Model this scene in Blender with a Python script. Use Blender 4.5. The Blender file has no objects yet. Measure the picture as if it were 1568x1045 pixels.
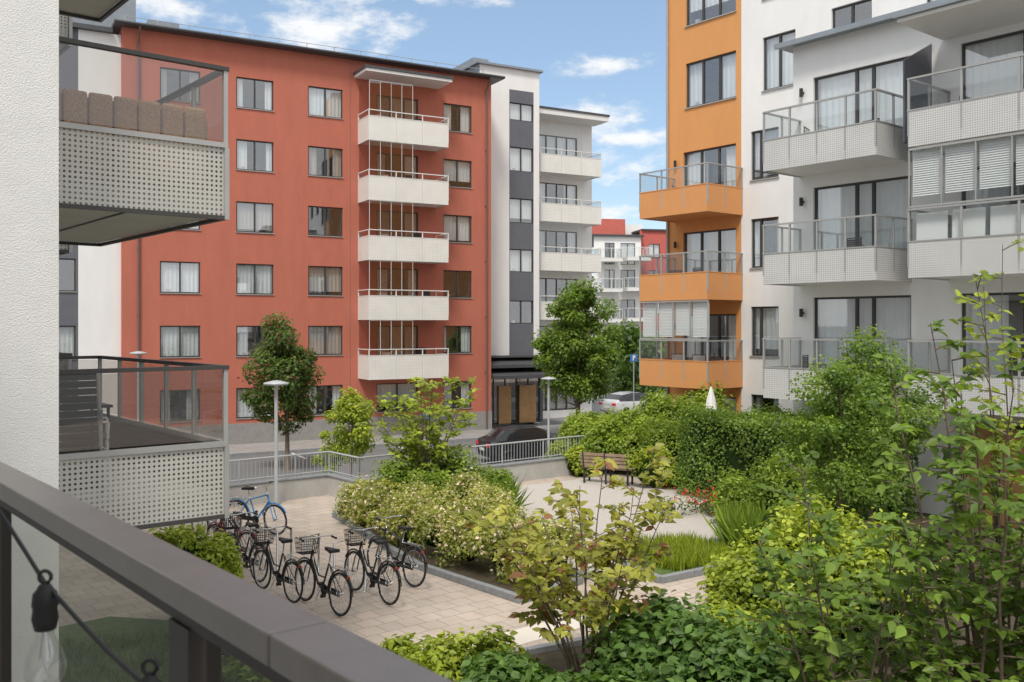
import bpy, math, random
import numpy as np
from mathutils import Vector, Matrix
random.seed(7)
rng=np.random.default_rng(7)
S=bpy.context.scene
S.view_settings.view_transform='Standard'
S.view_settings.look='None'
S.view_settings.exposure=0

# ------------------------------------------------------------------ materials
def newmat(name):
    m=bpy.data.materials.new(name); m.use_nodes=True
    nt=m.node_tree
    return m,nt.nodes,nt.links,nt.nodes['Principled BSDF']
def c4(c): return (c[0],c[1],c[2],1)
def mul(c,k): return (min(c[0]*k,1),min(c[1]*k,1),min(c[2]*k,1))
def mat(name,col,rough=.7,metal=0,var=.1,scale=2.0,bump=0,bscale=80,spec=.4,streak=False):
    m,N,L,b=newmat(name)
    tc=N.new('ShaderNodeTexCoord'); mp=N.new('ShaderNodeMapping')
    L.new(tc.outputs['Object'],mp.inputs['Vector'])
    if streak: mp.inputs['Scale'].default_value=(1,1,.3)
    n=N.new('ShaderNodeTexNoise'); n.inputs['Scale'].default_value=scale; n.inputs['Detail'].default_value=8
    n.inputs['Roughness'].default_value=.7
    L.new(mp.outputs[0],n.inputs['Vector'])
    r=N.new('ShaderNodeValToRGB')
    r.color_ramp.elements[0].position=.3; r.color_ramp.elements[1].position=.7
    r.color_ramp.elements[0].color=c4(mul(col,1-var)); r.color_ramp.elements[1].color=c4(mul(col,1+var))
    L.new(n.outputs['Fac'],r.inputs[0]); L.new(r.outputs[0],b.inputs['Base Color'])
    b.inputs['Roughness'].default_value=rough; b.inputs['Metallic'].default_value=metal
    b.inputs['Specular IOR Level'].default_value=spec
    if bump:
        n2=N.new('ShaderNodeTexNoise'); n2.inputs['Scale'].default_value=bscale; n2.inputs['Detail'].default_value=4
        L.new(tc.outputs['Object'],n2.inputs['Vector'])
        bp=N.new('ShaderNodeBump'); bp.inputs['Strength'].default_value=bump; bp.inputs['Distance'].default_value=.01
        L.new(n2.outputs['Fac'],bp.inputs['Height']); L.new(bp.outputs[0],b.inputs['Normal'])
    return m
def glassmat(name,tint=(.8,.85,.85),refl=.12,rough=.02,edge=.85):
    m,N,L,b=newmat(name); N.remove(b)
    out=[n for n in N if n.type=='OUTPUT_MATERIAL'][0]
    t=N.new('ShaderNodeBsdfTransparent'); t.inputs[0].default_value=c4(tint)
    g=N.new('ShaderNodeBsdfGlossy'); g.inputs['Roughness'].default_value=rough; g.inputs['Color'].default_value=(.95,.97,1,1)
    f=N.new('ShaderNodeLayerWeight'); f.inputs[0].default_value=.5
    pw=N.new('ShaderNodeMath'); pw.operation='POWER'; L.new(f.outputs['Facing'],pw.inputs[0]); pw.inputs[1].default_value=4.5
    a=N.new('ShaderNodeMath'); a.operation='MULTIPLY_ADD'; a.use_clamp=True; L.new(pw.outputs[0],a.inputs[0]); a.inputs[1].default_value=edge; a.inputs[2].default_value=refl
    x=N.new('ShaderNodeMixShader'); L.new(a.outputs[0],x.inputs[0]); L.new(t.outputs[0],x.inputs[1]); L.new(g.outputs[0],x.inputs[2])
    L.new(x.outputs[0],out.inputs[0]); return m
def perfmat(name,col,pitch=.05,rad=.27,alpha=.9):
    m,N,L,b=newmat(name)
    out=[n for n in N if n.type=='OUTPUT_MATERIAL'][0]
    tc=N.new('ShaderNodeTexCoord'); sp=N.new('ShaderNodeSeparateXYZ'); L.new(tc.outputs['Object'],sp.inputs[0])
    def M(op,a,bv=None):
        n=N.new('ShaderNodeMath'); n.operation=op
        for i,v in enumerate((a,bv)):
            if v is None: continue
            if isinstance(v,(int,float)): n.inputs[i].default_value=v
            else: L.new(v,n.inputs[i])
        return n.outputs[0]
    h=M('ADD',sp.outputs[0],sp.outputs[1])
    fx=M('SUBTRACT',M('FRACT',M('DIVIDE',h,pitch)),.5); fz=M('SUBTRACT',M('FRACT',M('DIVIDE',sp.outputs[2],pitch)),.5)
    d=M('SQRT',M('ADD',M('MULTIPLY',fx,fx),M('MULTIPLY',fz,fz)))
    hole=M('MULTIPLY',M('LESS_THAN',d,rad),alpha)
    n=N.new('ShaderNodeTexNoise'); n.inputs['Scale'].default_value=1.5; L.new(tc.outputs['Object'],n.inputs['Vector'])
    r=N.new('ShaderNodeValToRGB'); r.color_ramp.elements[0].color=c4(mul(col,.88)); r.color_ramp.elements[1].color=c4(mul(col,1.08))
    L.new(n.outputs['Fac'],r.inputs[0]); L.new(r.outputs[0],b.inputs['Base Color'])
    b.inputs['Roughness'].default_value=.5
    t=N.new('ShaderNodeBsdfTransparent'); x=N.new('ShaderNodeMixShader')
    L.new(hole,x.inputs[0]); L.new(b.outputs[0],x.inputs[1]); L.new(t.outputs[0],x.inputs[2]); L.new(x.outputs[0],out.inputs[0])
    return m
def pavemat(name,c1,c2,cm,size=.35,rot=0,offset=.5,var=True):
    m,N,L,b=newmat(name)
    tc=N.new('ShaderNodeTexCoord'); mp=N.new('ShaderNodeMapping'); mp.inputs['Rotation'].default_value=(0,0,rot)
    L.new(tc.outputs['Object'],mp.inputs[0])
    br=N.new('ShaderNodeTexBrick'); br.inputs['Scale'].default_value=1; br.inputs['Brick Width'].default_value=size; br.inputs['Row Height'].default_value=size
    br.inputs['Mortar Size'].default_value=.008; br.offset=offset
    br.inputs['Color1'].default_value=c4(c1); br.inputs['Color2'].default_value=c4(c2); br.inputs['Mortar'].default_value=c4(cm)
    L.new(mp.outputs[0],br.inputs['Vector'])
    n=N.new('ShaderNodeTexNoise'); n.inputs['Scale'].default_value=.9; n.inputs['Detail'].default_value=9; n.inputs['Roughness'].default_value=.7; L.new(tc.outputs['Object'],n.inputs['Vector'])
    r=N.new('ShaderNodeValToRGB'); r.color_ramp.elements[0].position=.3; r.color_ramp.elements[1].position=.7
    r.color_ramp.elements[0].color=(.72,.70,.67,1); r.color_ramp.elements[1].color=(1.0,1.0,1.0,1)
    L.new(n.outputs['Fac'],r.inputs[0])
    mx=N.new('ShaderNodeMix'); mx.data_type='RGBA'; mx.blend_type='MULTIPLY'; mx.inputs[0].default_value=1
    L.new(br.outputs['Color'],mx.inputs[6]); L.new(r.outputs[0],mx.inputs[7]); L.new(mx.outputs[2],b.inputs['Base Color'])
    b.inputs['Roughness'].default_value=.85
    return m
def leafmat(name,trans=.3):
    m,N,L,b=newmat(name)
    out=[n for n in N if n.type=='OUTPUT_MATERIAL'][0]
    a=N.new('ShaderNodeAttribute'); a.attribute_name='Col'
    L.new(a.outputs['Color'],b.inputs['Base Color']); b.inputs['Roughness'].default_value=.45; b.inputs['Specular IOR Level'].default_value=.35
    t=N.new('ShaderNodeBsdfTranslucent'); mm=N.new('ShaderNodeMix'); mm.data_type='RGBA'; mm.blend_type='MULTIPLY'; mm.inputs[0].default_value=1
    mm.inputs[7].default_value=(1.7,1.7,.7,1); L.new(a.outputs['Color'],mm.inputs[6]); L.new(mm.outputs[2],t.inputs[0])
    x=N.new('ShaderNodeMixShader'); x.inputs[0].default_value=trans
    L.new(b.outputs[0],x.inputs[1]); L.new(t.outputs[0],x.inputs[2]); L.new(x.outputs[0],out.inputs[0]); return m

M={}
M['red']=mat('red_render',(.475,.157,.108),.92,var=.075,scale=1.6,bump=.6,bscale=45,streak=True,spec=.2)
M['orange']=mat('orange_render',(.66,.315,.12),.92,var=.06,scale=1.2,bump=.4,streak=True,spec=.2)
M['white']=mat('white_render',(.79,.785,.775),.9,var=.05,scale=1.2,bump=.4,streak=True,spec=.2)
M['wallnear']=mat('white_stucco',(.78,.775,.76),.95,var=.04,scale=3,bump=.9,bscale=90,spec=.2)
M['greywall']=mat('grey_render',(.13,.135,.155),.85,var=.08,scale=1.5,bump=.3)
M['plinth']=mat('plinth_concrete',(.28,.27,.26),.85,var=.15,scale=2,bump=.4)
M['roof']=mat('roof_sheet',(.07,.07,.075),.5,var=.15)
M['roofgrey']=mat('roof_grey_metal',(.24,.27,.30),.5,var=.1)
M['frame']=mat('window_frame_dark',(.055,.053,.05),.5,var=.1)
M['pipe']=mat('pipe_brown',(.16,.10,.09),.5,var=.1)
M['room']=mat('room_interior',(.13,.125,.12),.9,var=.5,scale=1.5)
M['curtain']=mat('curtain_fabric',(.82,.82,.80),.9,var=.05)
M['curtain2']=mat('curtain_fabric_beige',(.55,.50,.45),.9,var=.1)
M['wglass']=glassmat('window_glass',(.84,.88,.90),.24)
M['bglass']=glassmat('balcony_glass',(.86,.88,.88),.06,edge=.5)
M['nearglass']=glassmat('tinted_balcony_glass',(.72,.70,.67),.09,edge=.4)
M['bglassbrown']=glassmat('balcony_glass_tinted',(.74,.64,.60),.15,edge=.5)
M['slab']=mat('balcony_concrete',(.52,.52,.48),.8,var=.08)
M['whitepanel']=perfmat('white_perforated_panel',(.78,.765,.72),.09,.2,.35)
M['greypanel']=perfmat('grey_perforated_panel',(.60,.595,.585),.05,.24,.6)
M['nearpanel']=perfmat('near_perforated_panel',(.50,.49,.45),.046,.25,.92)
M['orangepanel']=mat('orange_panel',(.66,.30,.11),.6,var=.04)
M['whitemetal']=mat('white_metal',(.74,.73,.71),.45,var=.04)
M['alu']=mat('grey_metal',(.38,.38,.37),.4,.2,var=.08)
M['darkmetal']=mat('dark_metal',(.035,.033,.032),.45,var=.15)
M['rail']=mat('handrail_paint',(.22,.195,.18),.32,.2,var=.12,scale=6,bump=.12,bscale=250,spec=.5)
M['railpost']=mat('railpost_paint',(.045,.038,.035),.5,var=.1)
M['concrete']=mat('concrete',(.44,.43,.41),.9,var=.15,scale=1.5,bump=.5,bscale=40)
M['asphalt']=mat('asphalt',(.22,.22,.215),.9,var=.12,scale=.6,bump=.4,bscale=60)
M['road']=mat('road_asphalt',(.15,.15,.15),.9,var=.12,scale=.8,bump=.4,bscale=60)
M['paint']=mat('road_marking',(.7,.7,.68),.7,var=.1)
M['pave']=pavemat('paving',(.60,.50,.42),(.51,.44,.375),(.31,.275,.24),.35,math.radians(-39.8))
M['walk']=pavemat('sidewalk_slabs',(.36,.35,.34),(.32,.31,.30),(.18,.18,.17),.5,math.radians(-29))
M['gravel']=mat('gravel',(.50,.46,.42),.95,var=.22,scale=40,bump=1,bscale=70)
M['soil']=mat('soil',(.07,.055,.035),.95,var=.3,scale=8,bump=1,bscale=30)
M['lawn']=mat('lawn_soil',(.09,.14,.035),.95,var=.35,scale=8,bump=1,bscale=30)
M['kerb']=mat('granite_kerb',(.25,.26,.27),.8,var=.2,scale=10,bump=.4)
M['bark']=mat('bark',(.17,.13,.10),.9,var=.3,scale=12,bump=.6,bscale=50)
M['wood']=mat('wood_slats',(.30,.21,.15),.6,var=.25,scale=6)
M['door_wood']=mat('oak_door',(.52,.30,.13),.55,var=.2,scale=3)
M['core']=mat('foliage_shade_core',(.018,.034,.010),1,var=.4,scale=9,spec=0)  # near-black green: deep shade inside the foliage put into the colour
M['black']=mat('black_rubber',(.018,.018,.018),.6,var=.2)
M['chrome']=mat('steel',(.5,.5,.5),.25,.9,var=.05)
M['lamp']=mat('lamp_grey',(.46,.48,.49),.4,.2,var=.05)
M['wicker']=mat('wicker',(.44,.28,.17),.8,var=.4,scale=45,bump=1,bscale=60)
M['cloth']=mat('parasol_cloth',(.78,.77,.74),.9,var=.05)
M['blind']=mat('white_blind',(.80,.81,.80),.8,var=.03)
M['leaf']=leafmat('leaf',.36); M['leafbig']=leafmat('leaf_broad',.34)
M['flower']=leafmat('petal',.2)

# ------------------------------------------------------------------ mesh builder
class P:
    def __init__(s): s.v=[]; s.f=[]
    def quad(s,a,b,c,d):
        i=len(s.v); s.v+=[a,b,c,d]; s.f.append((i,i+1,i+2,i+3))
    def box(s,x0,x1,y0,y1,z0,z1):
        if x0>x1:x0,x1=x1,x0
        if y0>y1:y0,y1=y1,y0
        i=len(s.v)
        s.v+=[(x0,y0,z0),(x1,y0,z0),(x1,y1,z0),(x0,y1,z0),(x0,y0,z1),(x1,y0,z1),(x1,y1,z1),(x0,y1,z1)]
        for f in ((0,3,2,1),(4,5,6,7),(0,1,5,4),(1,2,6,5),(2,3,7,6),(3,0,4,7)): s.f.append(tuple(i+k for k in f))
    def prism(s,pts,z0,z1):
        n=len(pts); i=len(s.v)
        s.v+=[(p[0],p[1],z0) for p in pts]+[(p[0],p[1],z1) for p in pts]
        s.f.append(tuple(i+n+k for k in range(n))); s.f.append(tuple(i+n-1-k for k in range(n)))
        for k in range(n):
            j=(k+1)%n; s.f.append((i+k,i+j,i+n+j,i+n+k))
    def tube(s,pts,r,n=8):
        pts=[Vector(p) for p in pts]
        rs=r if isinstance(r,(list,tuple)) else [r]*len(pts)
        i0=len(s.v)
        for k,p in enumerate(pts):
            a=pts[max(k-1,0)]; b=pts[min(k+1,len(pts)-1)]
            t=(b-a); t=t.normalized() if t.length>1e-9 else Vector((0,0,1))
            up=Vector((0,0,1)) if abs(t.z)<.9 else Vector((1,0,0))
            u=t.cross(up).normalized(); w=u.cross(t).normalized()
            for j in range(n):
                an=2*math.pi*j/n; q=p+(u*math.cos(an)+w*math.sin(an))*rs[k]; s.v.append(tuple(q))
        for k in range(len(pts)-1):
            for j in range(n):
                a=i0+k*n+j; b=i0+k*n+(j+1)%n; s.f.append((a,b,b+n,a+n))
        s.f.append(tuple(i0+j for j in range(n))); e=i0+(len(pts)-1)*n; s.f.append(tuple(e+n-1-j for j in range(n)))
    def lathe(s,prof,c=(0,0),n=20):
        i0=len(s.v)
        for r,z in prof:
            for j in range(n):
                a=2*math.pi*j/n; s.v.append((c[0]+r*math.cos(a),c[1]+r*math.sin(a),z))
        for k in range(len(prof)-1):
            for j in range(n):
                a=i0+k*n+j; b=i0+k*n+(j+1)%n; s.f.append((a,b,b+n,a+n))
    def torus(s,c,u,w,R,r,n=28,m=6,a0=0,a1=2*math.pi):
        c=Vector(c);u=Vector(u);w=Vector(w)
        pts=[c+(u*math.cos(a0+(a1-a0)*k/n)+w*math.sin(a0+(a1-a0)*k/n))*R for k in range(n+1)]
        s.tube(pts,r,m)
    def build(s,name,mt,parent=None,smooth=False,bevel=0,recalc=False):
        me=bpy.data.meshes.new(name); me.from_pydata(s.v,[],s.f); me.update()
        me.materials.append(mt)
        if smooth:
            me.polygons.foreach_set('use_smooth',[True]*len(me.polygons))
        o=bpy.data.objects.new(name,me); S.collection.objects.link(o)
        if parent: o.parent=parent
        if bevel:
            b=o.modifiers.new('bevel','BEVEL'); b.width=bevel; b.segments=2; b.limit_method='ANGLE'
        return o
def E(name,loc=(0,0,0),rot=0,scale=1):
    e=bpy.data.objects.new(name,None); S.collection.objects.link(e); e.location=loc; e.rotation_euler=(0,0,rot); e.scale=(scale,)*3
    e.empty_display_size=.5; return e

class Bld:
    def __init__(s,name,loc,rot): s.e=E(name,loc,rot); s.d={}
    def p(s,key,mt):
        if key not in s.d: s.d[key]=(P(),mt)
        return s.d[key][0]
    def wall(s,key,mt,x0,x1,z0,z1,y=0,ops=(),depth=.18):
        p=s.p(key,mt)
        xs=sorted(set([x0,x1]+[v for o in ops for v in (o[0],o[1]) if x0<v<x1]))
        zs=sorted(set([z0,z1]+[v for o in ops for v in (o[2],o[3]) if z0<v<z1]))
        for i in range(len(xs)-1):
            for j in range(len(zs)-1):
                cx=(xs[i]+xs[i+1])/2; cz=(zs[j]+zs[j+1])/2
                if any(o[0]<cx<o[1] and o[2]<cz<o[3] for o in ops): continue
                p.quad((xs[i],y,zs[j]),(xs[i+1],y,zs[j]),(xs[i+1],y,zs[j+1]),(xs[i],y,zs[j+1]))
        for o in ops:
            a,b,c,d=o[:4]; Y=y+depth
            p.quad((a,y,c),(a,y,d),(a,Y,d),(a,Y,c)); p.quad((b,y,c),(b,Y,c),(b,Y,d),(b,y,d))
            p.quad((a,y,d),(b,y,d),(b,Y,d),(a,Y,d)); p.quad((a,y,c),(a,Y,c),(b,Y,c),(b,y,c))
    def window(s,x0,x1,z0,z1,y=0,n=2,cur=.5,fr=.055,sill=True,mt=None,beige=.2,fkey='window_frames',widths=None,full=.45):
        f=s.p(fkey,mt or M['frame']); Y0=y+.07; Y1=y+.14
        f.box(x0,x1,Y0,Y1,z0,z0+fr); f.box(x0,x1,Y0,Y1,z1-fr,z1)
        f.box(x0,x0+fr,Y0,Y1,z0+fr,z1-fr); f.box(x1-fr,x1,Y0,Y1,z0+fr,z1-fr)
        cuts=[x0+(x1-x0)*k/n for k in range(n+1)] if not widths else [x0+(x1-x0)*w for w in widths]
        for k in range(1,len(cuts)-1):
            f.box(cuts[k]-fr*.65,cuts[k]+fr*.65,Y0-.01,Y1,z0+fr,z1-fr)
        g=s.p('window_glass',M['wglass'])
        for k in range(len(cuts)-1):
            tl=random.uniform(-.006,.006)
            g.quad((cuts[k]+.03,y+.10,z0+.03),(cuts[k+1]-.03,y+.10+tl,z0+.03),(cuts[k+1]-.03,y+.10+tl*2,z1-.03),(cuts[k]+.03,y+.10+tl,z1-.03))
        if sill: s.p('sills',M['alu']).box(x0-.03,x1+.03,y-.05,y+.07,z0-.035,z0)
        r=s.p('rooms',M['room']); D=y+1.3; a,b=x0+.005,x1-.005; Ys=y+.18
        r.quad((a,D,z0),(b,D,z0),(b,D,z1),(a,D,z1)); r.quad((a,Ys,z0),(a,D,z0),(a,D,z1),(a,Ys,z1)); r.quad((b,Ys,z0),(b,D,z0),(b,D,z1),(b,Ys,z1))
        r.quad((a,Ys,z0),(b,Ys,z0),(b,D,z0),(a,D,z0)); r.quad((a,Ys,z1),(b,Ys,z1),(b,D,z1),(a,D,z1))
        if random.random()<.3:
            s.p('flowerpots',M['curtain2']).box(x0+.3,x0+.45,y+.16,y+.28,z0+.02,z0+.2)
        if random.random()<cur:
            key=('curtains_beige',M['curtain2']) if random.random()<beige else ('curtains',M['curtain'])
            c=s.p(*key); mode=random.random()
            segs=[(x0+.02,x1-.02)] if mode<full else ([(x0+.02,x0+(x1-x0)*random.uniform(.15,.35)),(x1-(x1-x0)*random.uniform(.15,.35),x1-.02)])
            zb=z0+.01 if mode>full*.5 else z0+(z1-z0)*random.uniform(.0,.4)
            for a,b in segs:
                nn=max(6,int((b-a)/.05))
                pr=None; ph=random.random()*6
                for i in range(nn+1):
                    xx=a+(b-a)*i/nn; yy=y+.22+.02*math.sin(i*1.7+ph)
                    if pr: c.quad((pr[0],pr[1],zb),(xx,yy,zb),(xx,yy,z1),(pr[0],pr[1],z1))
                    pr=(xx,yy)
    def balcony(s,x0,x1,y0,y1,zb,ph,rh,panel,glass='bglass',railm='alu',slabm='slab',post=1.0,pk='balcony_panels',sides=(1,1),lip=True,under=.0):
        s.p('balcony_slabs_'+slabm,M[slabm]).box(x0+.03,x1-.03,y0+.03,y1,zb,zb+.2)
        p=s.p(pk,panel); t=.02
        z0=zb-.03; z1=zb+ph
        p.box(x0,x1,y0-t,y0,z0,z1)
        if sides[0]: p.box(x0-t,x0,y0,y1,z0,z1)
        if sides[1]: p.box(x1,x1+t,y0,y1,z0,z1)
        r=s.p('railings_'+railm,M[railm]); w=.022
        zr=zb+rh
        if lip:
            lm=s.p('panel_caps_'+slabm,M[slabm]) if slabm=='orangepanel' else r
            lm.box(x0-t-.01,x1+t+.01,y0-t-.012,y0+.02,z1,z1+.03); lm.box(x0-t-.01,x0+.02,y0+.02,y1,z1,z1+.03); lm.box(x1-.02,x1+t+.01,y0+.02,y1,z1,z1+.03)
        n=max(2,round((x1-x0)/post))
        if slabm!='orangepanel':
            sm=s.p('panel_seams',M['alu'])
            for k in range(1,n):
                xx=x0+(x1-x0)*k/n; sm.box(xx-.006,xx+.006,y0-t-.004,y0-t-.001,z0,z1)
        if zr>z1+.1:
            r.box(x0-.03,x1+.03,y0-.03,y0+.03,zr-.04,zr)
            r.box(x0-.03,x0+.03,y0+.03,y1,zr-.04,zr); r.box(x1-.03,x1+.03,y0+.03,y1,zr-.04,zr)
            for k in range(n+1):
                xx=x0+(x1-x0)*k/n; r.box(xx-w,xx+w,y0-w,y0+w,zb+.2,zr-.04)
            n2=max(1,round((y1-y0)/post))
            for k in range(1,n2+1):
                yy=y0+(y1-y0)*k/n2-w
                for xx in (x0,x1): r.box(xx-w,xx+w,yy-w,yy+w,zb+.2,zr-.04)
            if glass:
                g=s.p('balcony_'+glass,M[glass]); a,b=z1+.04,zr-.05
                g.quad((x0,y0,a),(x1,y0,a),(x1,y0,b),(x0,y0,b)); g.quad((x0,y0+.01,a),(x0,y1,a),(x0,y1,b),(x0,y0+.01,b)); g.quad((x1,y0+.01,a),(x1,y1,a),(x1,y1,b),(x1,y0+.01,b))
    def done(s):
        for k,(p,m) in s.d.items():
            if p.v: p.build(k,m,s.e)
        return s.e

# ------------------------------------------------------------------ foliage
T_S=(np.array([[0,0,0],[-.3,.5,.07],[0,1,-.03],[.3,.5,.07]]),[(0,3,2,1)])
T_B=(np.array([[0,0,0],[-.24,.18,.05],[-.33,.45,.09],[-.17,.78,.04],[0,1.05,-.08],[.17,.78,.04],[.33,.45,.09],[.24,.18,.05],[0,.42,0]]),
     [(0,8,2,1),(8,4,3,2),(0,7,6,8),(8,6,5,4)])
def leaf_mesh(name,parent,pos,nrm,tan,size,col,tm,mt):
    tv,tf=tm; n=len(pos); k=len(tv)
    z=nrm/np.linalg.norm(nrm,axis=1,keepdims=True)
    t=tan-(tan*z).sum(1,keepdims=True)*z; t/=np.linalg.norm(t,axis=1,keepdims=True)+1e-9
    x=np.cross(t,z)
    V=pos[:,None,:]+size[:,None,None]*(x[:,None,:]*tv[None,:,0:1]+t[:,None,:]*tv[None,:,1:2]+z[:,None,:]*tv[None,:,2:3])
    V=V.reshape(-1,3)
    F=np.array(tf); m=len(F)
    idx=(np.arange(n)[:,None,None]*k+F[None]).reshape(-1)
    me=bpy.data.meshes.new(name)
    me.vertices.add(n*k); me.vertices.foreach_set('co',V.astype(np.float32).ravel())
    me.loops.add(len(idx)); me.loops.foreach_set('vertex_index',idx.astype(np.int32))
    me.polygons.add(n*m); me.polygons.foreach_set('loop_start',(np.arange(n*m)*4).astype(np.int32))
    me.update(calc_edges=True)
    a=me.attributes.new('Col','FLOAT_COLOR','POINT')
    C=np.ones((n,k,4),np.float32); C[:,:,:3]=col[:,None,:]
    a.data.foreach_set('color',C.ravel())
    me.materials.append(mt)
    o=bpy.data.objects.new(name,me); S.collection.objects.link(o)
    if parent: o.parent=parent
    return o
def colors(tone,pal):
    a=np.array(pal[0]);b=np.array(pal[1]); n=len(tone)
    t=np.clip(tone,0,1)[:,None]
    c=a*(1-t)+b*t
    if len(pal)>2:
        m=rng.random(n)<pal[3]; c[m]=np.array(pal[2])
    return c*(1+.18*rng.standard_normal((n,1))).clip(.5,1.6)
def unit(n):
    v=rng.standard_normal((n,3)); return v/np.linalg.norm(v,axis=1,keepdims=True)
PAL={'lime':((.14,.21,.025),(.42,.48,.055)),
 'limegreen':((.09,.165,.025),(.29,.39,.05)),
 'mid':((.045,.09,.02),(.16,.25,.05)),
 'dark':((.03,.07,.02),(.11,.19,.045)),
 'deep':((.035,.085,.025),(.16,.27,.06)),
 'redtree':((.045,.09,.022),(.15,.23,.05),(.17,.08,.05),.14),
 'autumn':((.16,.19,.03),(.46,.44,.08),(.30,.14,.07),.09),
 'spirea':((.14,.19,.04),(.44,.46,.11),(.82,.68,.56),.18),
 'fresh':((.065,.13,.024),(.23,.34,.05)),
 'freshlime':((.09,.165,.024),(.33,.42,.05))}
def clumps(cs,rs,n,sz,pal,tm,up=.6,tonev=.45):
    k=len(cs); N=k*n
    d=unit(N); rr=(.4+.6*rng.random((N,1))**.6)*(1+.12*rng.standard_normal((N,1)))
    ci=np.repeat(np.arange(k),n)
    pos=cs[ci]+d*rr*rs[ci]
    pos[:,2]=np.maximum(pos[:,2],.02) if cs[:,2].min()>=0 else pos[:,2]
    nrm=d*.7+np.array([0,0,up])+.7*unit(N)
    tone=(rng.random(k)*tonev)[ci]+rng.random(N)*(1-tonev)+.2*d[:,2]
    size=sz*(.6+.7*rng.random(N))
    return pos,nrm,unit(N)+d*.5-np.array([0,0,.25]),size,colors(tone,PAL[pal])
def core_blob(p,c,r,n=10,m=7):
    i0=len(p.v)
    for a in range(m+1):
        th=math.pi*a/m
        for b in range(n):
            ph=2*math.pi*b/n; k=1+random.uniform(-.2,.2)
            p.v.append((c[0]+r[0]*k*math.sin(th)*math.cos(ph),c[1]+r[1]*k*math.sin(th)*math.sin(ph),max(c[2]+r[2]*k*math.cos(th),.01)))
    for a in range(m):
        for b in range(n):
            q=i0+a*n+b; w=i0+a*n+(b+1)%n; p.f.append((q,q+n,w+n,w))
def tree(name,base,H,cz,rx,rz,ncl,nl,sz,pal,tr,rc=.34):
    e=E(name,base); wood=P()
    cs=[];rs=[]
    for i in range(ncl):
        d=unit(1)[0]; q=rng.random()**.45
        w=rx*(.78+.38*rng.random())
        c=np.array([d[0]*q*w*.85,d[1]*q*w*.85,cz+d[2]*q*rz*.9])
        f=1-.35*max(0,(c[2]-cz)/rz)
        c[0]*=f;c[1]*=f
        cs.append(c); r=rx*rc*(.5+.75*rng.random()); rs.append([r,r,r*.75])
    cs=np.array(cs);rs=np.array(rs)
    top=cz+rz*.55
    pts=[(0,0,-.05)]; 
    for k in range(1,7): pts.append((random.uniform(-.06,.06)*k*.3,random.uniform(-.06,.06)*k*.3,top*k/6))
    wood.tube(pts,[tr*(1.15-.85*k/6) for k in range(7)],8)
    for c in cs[::2]:
        z0=min(max(c[2]-rx*.7,cz-rz*.95),top)
        k=z0/top*6; a=Vector(pts[min(int(k),6)]); a.z=z0
        b=Vector(c); mid=(a+b)/2+Vector((0,0,-.12*rx))
        wood.tube([a,mid,b],[tr*.4,tr*.25,tr*.08],5)
    wood.build('trunk_and_limbs',M['bark'],e,smooth=True)
    leaf_mesh('crown_leaves',e,*clumps(cs,rs,nl,sz,pal,T_S),T_S,M['leaf'])
    return e
def bush(name,items,n,sz,pal,tm=T_S,mt='leaf',core=.58,sub=9,cr=.42,up=.6):
    e=E(name); cp=P(); cs=[];rs=[]
    for it in items:
        x,y,z,a,b,c=it
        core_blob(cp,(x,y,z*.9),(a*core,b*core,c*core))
        for k in range(sub):
            d=unit(1)[0]
            if d[2]<-.3: d[2]*=-1
            cs.append([x+d[0]*a*.7,y+d[1]*b*.7,max(z+d[2]*c*.7,.1)]); q=cr*(.65+.7*rng.random()); rs.append([a*q,b*q,c*q])
    leaf_mesh('leaves',e,*clumps(np.array(cs),np.array(rs),n,sz,pal,tm,up),tm,M[mt])
    cp.build('shade_core',M['core'],e,smooth=True)  # dark lumps under the leaves, painted shade and a block against see-through
    return e
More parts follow.
